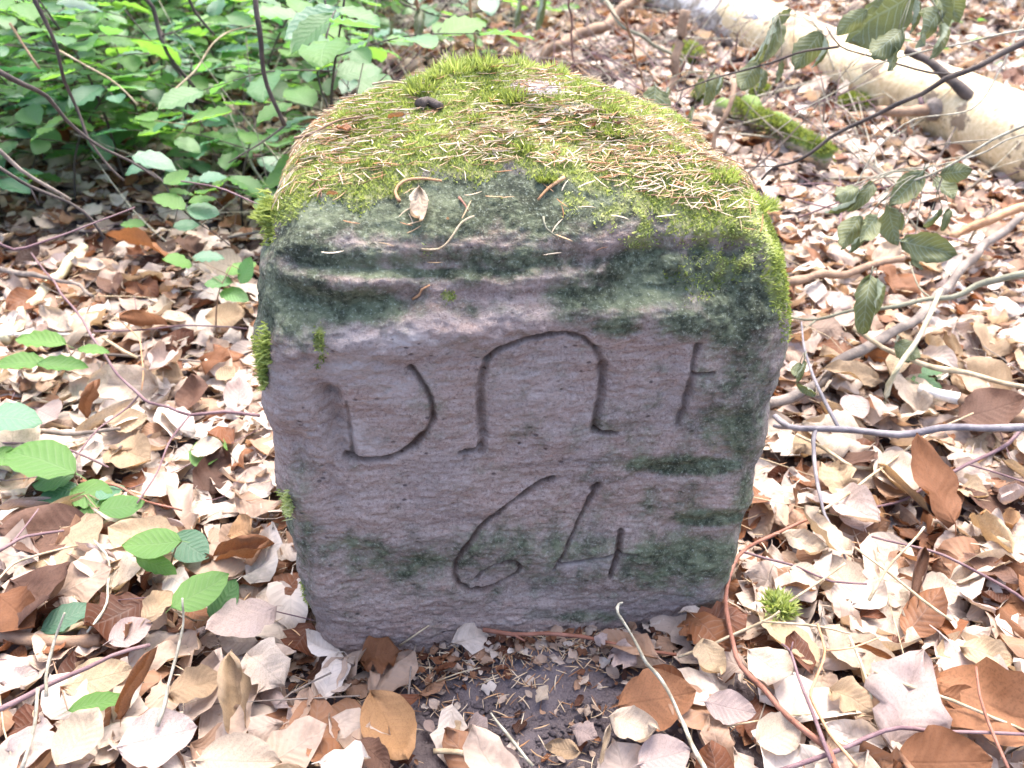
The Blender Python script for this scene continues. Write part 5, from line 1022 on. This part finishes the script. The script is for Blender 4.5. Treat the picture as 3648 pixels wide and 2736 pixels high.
# ------------------------------------------------------------------ limp wilted leaves at the right
WB = len(DV)
DV += [leaf(11, 6, ratio=.55, fold=.5, curl=-1.0, cup=2.2, ripple=.04, crump=.08, seed=90), leaf(11, 6, ratio=.6, fold=.3, curl=.9, cup=-2.0, ripple=.045, crump=.10, seed=93, ragged=.1),
       leaf(11, 6, ratio=.5, fold=.7, curl=-.6, cup=3.5, ripple=.03, crump=.08, seed=95), leaf(11, 6, ratio=.66, fold=.2, curl=.5, cup=1.2, ripple=.045, crump=.08, seed=97)]
def cluster(label, dep, lst):
    anchor = atdepth(*fx('R3', lst[0][0]), dep); e = empty('wilted_leaf_cluster', anchor, label, 'leaves', 'limp leaves on broken branches')
    for i, (a, b, k, wd) in enumerate(lst):
        d0 = dep + rng.uniform(-.03, .03); P0, P1 = atdepth(*fx('R3', a), d0), atdepth(*fx('R3', b), d0+rng.uniform(-.025, .025))
        place_leaf('leaf', P0, P1, WB+k, M_WILT, (rng.normal(0, .5), -1, .3), e, wd, 'limp_leaf')
        V, F_ = tube(curve_pts([anchor, (anchor+P0)/2+[0, 0, .01], P0], .02), .0007, .0005, 4, 0, knots=False); obj('stalk', mesh('stalk', V-anchor, F_, BK['green']), e)
cluster('limp olive leaves hanging at the top right over the trunk', .98, [((1500, -60), (1060, 270), 3, 1.1), ((1480, -30), (1490, 215), 2, 1.0), ((1620, -60), (1700, 230), 0, 1.2), ((1640, 60), (1470, 310), 1, .8), ((1690, 150), (1620, 380), 2, 1.0), ((1420, 200), (1200, 400), 1, .9), ((1380, 240), (1330, 460), 3, .9), ((1200, 60), (980, 230), 1, .8), ((1750, -50), (1780, 140), 3, 1.0)])
cluster('limp grey green leaves on the thin twig in front of the trunk', 1.10, [((620, 100), (480, 420), 0, .9), ((900, 200), (700, 460), 1, .9), ((930, 240), (850, 440), 2, .8), ((640, 380), (600, 540), 3, 1.0), ((540, 280), (500, 400), 2, 1.0), ((480, 400), (370, 600), 1, 1.1), ((520, 440), (500, 600), 0, .9), ((700, 60), (560, 180), 3, .7)])
cluster('limp leaves hanging just right of the stone crown', 1.16, [((200, 470), (150, 690), 0, 1.0), ((240, 480), (220, 620), 2, .9), ((120, 500), (90, 640), 3, 1.0), ((-190, 560), (-160, 800), 3, 1.2), ((-100, 570), (-110, 640), 2, 1.0), ((70, 690), (30, 830), 2, .9)])
cluster('lower cluster of limp olive leaves above the litter', .97, [((1560, 1110), (1340, 1340), 3, .8), ((1660, 1130), (1880, 1100), 1, 1.0), ((1640, 1150), (1760, 1290), 3, 1.0), ((1240, 1180), (1080, 1370), 0, .9), ((1150, 1230), (930, 1390), 2, 1.0), ((1120, 1220), (960, 1300), 1, .8), ((1320, 1330), (1370, 1590), 1, .8), ((1250, 1400), (1150, 1570), 3, .8),
        ((1140, 1400), (990, 1630), 1, .8), ((1180, 1420), (1090, 1640), 2, 1.0), ((1400, 1370), (1420, 1500), 0, 1.0), ((1400, 1560), (1770, 1650), 3, .8), ((1680, 1350), (1560, 1480), 2, 1.2), ((1730, 1350), (1680, 1500), 0, .9), ((1490, 1640), (1540, 1760), 1, 1.0)])
cluster('single limp ribbed leaf hanging under the greenish branch', .93, [((1220, 1780), (1160, 2180), 0, .9), ((1260, 1800), (1210, 2080), 2, .8)])
cluster('curled pale leaves caught on the cream stick', .98, [((1380, 2220), (1540, 2340), 1, 1.1), ((1400, 2230), (1460, 2350), 3, 1.0)])
cluster('small yellow green limp leaves beside the stone right side', .88, [((790, 2330), (740, 2480), 2, 1.0), ((760, 2350), (720, 2450), 1, 1.0), ((740, 2490), (870, 2570), 0, .9)])
cluster('drooping brown green leaves at the top behind the crown', 1.9, [((-920, -60), (-940, 200), 2, .8), ((-1060, -20), (-1080, 180), 2, .8), ((-1700, 60), (-1720, 280), 0, .8), ((-1900, 120), (-1890, 290), 2, .8)])

# ------------------------------------------------------------------ small things lying on the stone
def on_st(u, v, lift=.003): p_, n_ = stone_at(u, v); p_ = p_ + n_*lift; return to_world(p_[None])[0], dirw(n_[None])[0]
def zst(p_): return (850+p_[0]*.9042, 200+p_[1]*.9042)
def stone_twig(name, cat, label, pts, r0, r1, mat, lift=.003):
    Q = np.array([on_st(*zst(p_), lift)[0] for p_ in pts]); V, F_ = tube(curve_pts(Q, .004), r0, r1, 6, .15, 3); return tag(obj(name, mesh(name, V, F_, BK[mat])), label, cat)
stone_twig('bark_chip', 'bark', 'dark grey bark chip on the left of the mossy crown', [(715, 215), (750, 200), (800, 222)], .0045, .003, 'dark', .004)
stone_twig('small_twig', TW, 'thin brown twig lying on the left shoulder of the stone', [(180, 320), (290, 340), (360, 300), (400, 280), (480, 272)], .0011, .0008, 'brown', .006)
stone_twig('small_twig', TW, 'thin pale twig arched over the back left of the crown', [(530, 140), (600, 130), (690, 140), (740, 138)], .0009, .0007, 'straw', .006)
stone_twig('small_twig', TW, 'short split twig stuck on the front brow above the N', [(1180, 580), (1220, 530), (1285, 485)], .0007, .0014, 'orange', .003)
stone_twig('small_twig', TW, 'bent orange and white twig on the brow above the leaf scrap', [(635, 580), (620, 550), (650, 508), (720, 500), (800, 505)], .0012, .0009, 'orange', .003)
stone_twig('small_twig', TW, 'cream twig with brown tip on the front of the brow', [(720, 765), (790, 765), (830, 730), (880, 665), (930, 635)], .0008, .0006, 'straw', .003)
stone_twig('green_needle', 'needle', 'single green needle curved on the front brow', [(1200, 640), (1210, 680), (1250, 715)], .0007, .0006, 'green', .002)
stone_twig('small_twig', TW, 'small crooked brown twig on the ledge above the D', [(685, 955), (710, 940), (720, 920), (752, 903)], .0009, .0006, 'orange', .002)
stone_twig('small_twig', TW, 'short red twig pointing down on the front brow', [(870, 565), (890, 590), (905, 612)], .0009, .0005, 'red', .002)
sc_ = []
p0, n0 = on_st(*zst((712, 535)), .002); p1, n1 = on_st(*zst((706, 685)), .004)
o = place_leaf('leaf_scrap', p0, p1, 6, MD['pale cream'], tuple(n0+np.array([.2, 0, .2])), wid=.75); tag(o, 'pale shrivelled leaf scrap hanging on the stone brow above the inscription', 'leaf')
for (a, b, lb, c_, sz) in [((395, 300), (440, 310), 'rusty star shaped husk on the left shoulder', 'rusty brown', 4), ((1370, 310), (1410, 300), 'curled rust husk right of the middle of the crown', 'rusty brown', 6), ((1470, 280), (1510, 300), 'dark curled scrap on the right part of the crown', 'dark brown', 6),
                           ((590, 265), (660, 268), 'brown folded scrap left of the bark chip side', 'orange brown', 7), ((1180, 285), (1235, 275), 'pink flat scrap in the middle of the crown', 'pinkish grey', 0), ((820, 645), (832, 655), 'orange speck of husk on the brow front', 'orange brown', 4), ((350, 565), (395, 562), 'small orange bud scale on the left brow', 'orange brown', 3)]:
    p0, n0 = on_st(*zst(a), .004); p1, n1 = on_st(*zst(b), .006); tag(place_leaf('leaf_scrap', p0, p1, sz, MD[c_], tuple(n0)), lb, 'leaf scrap')
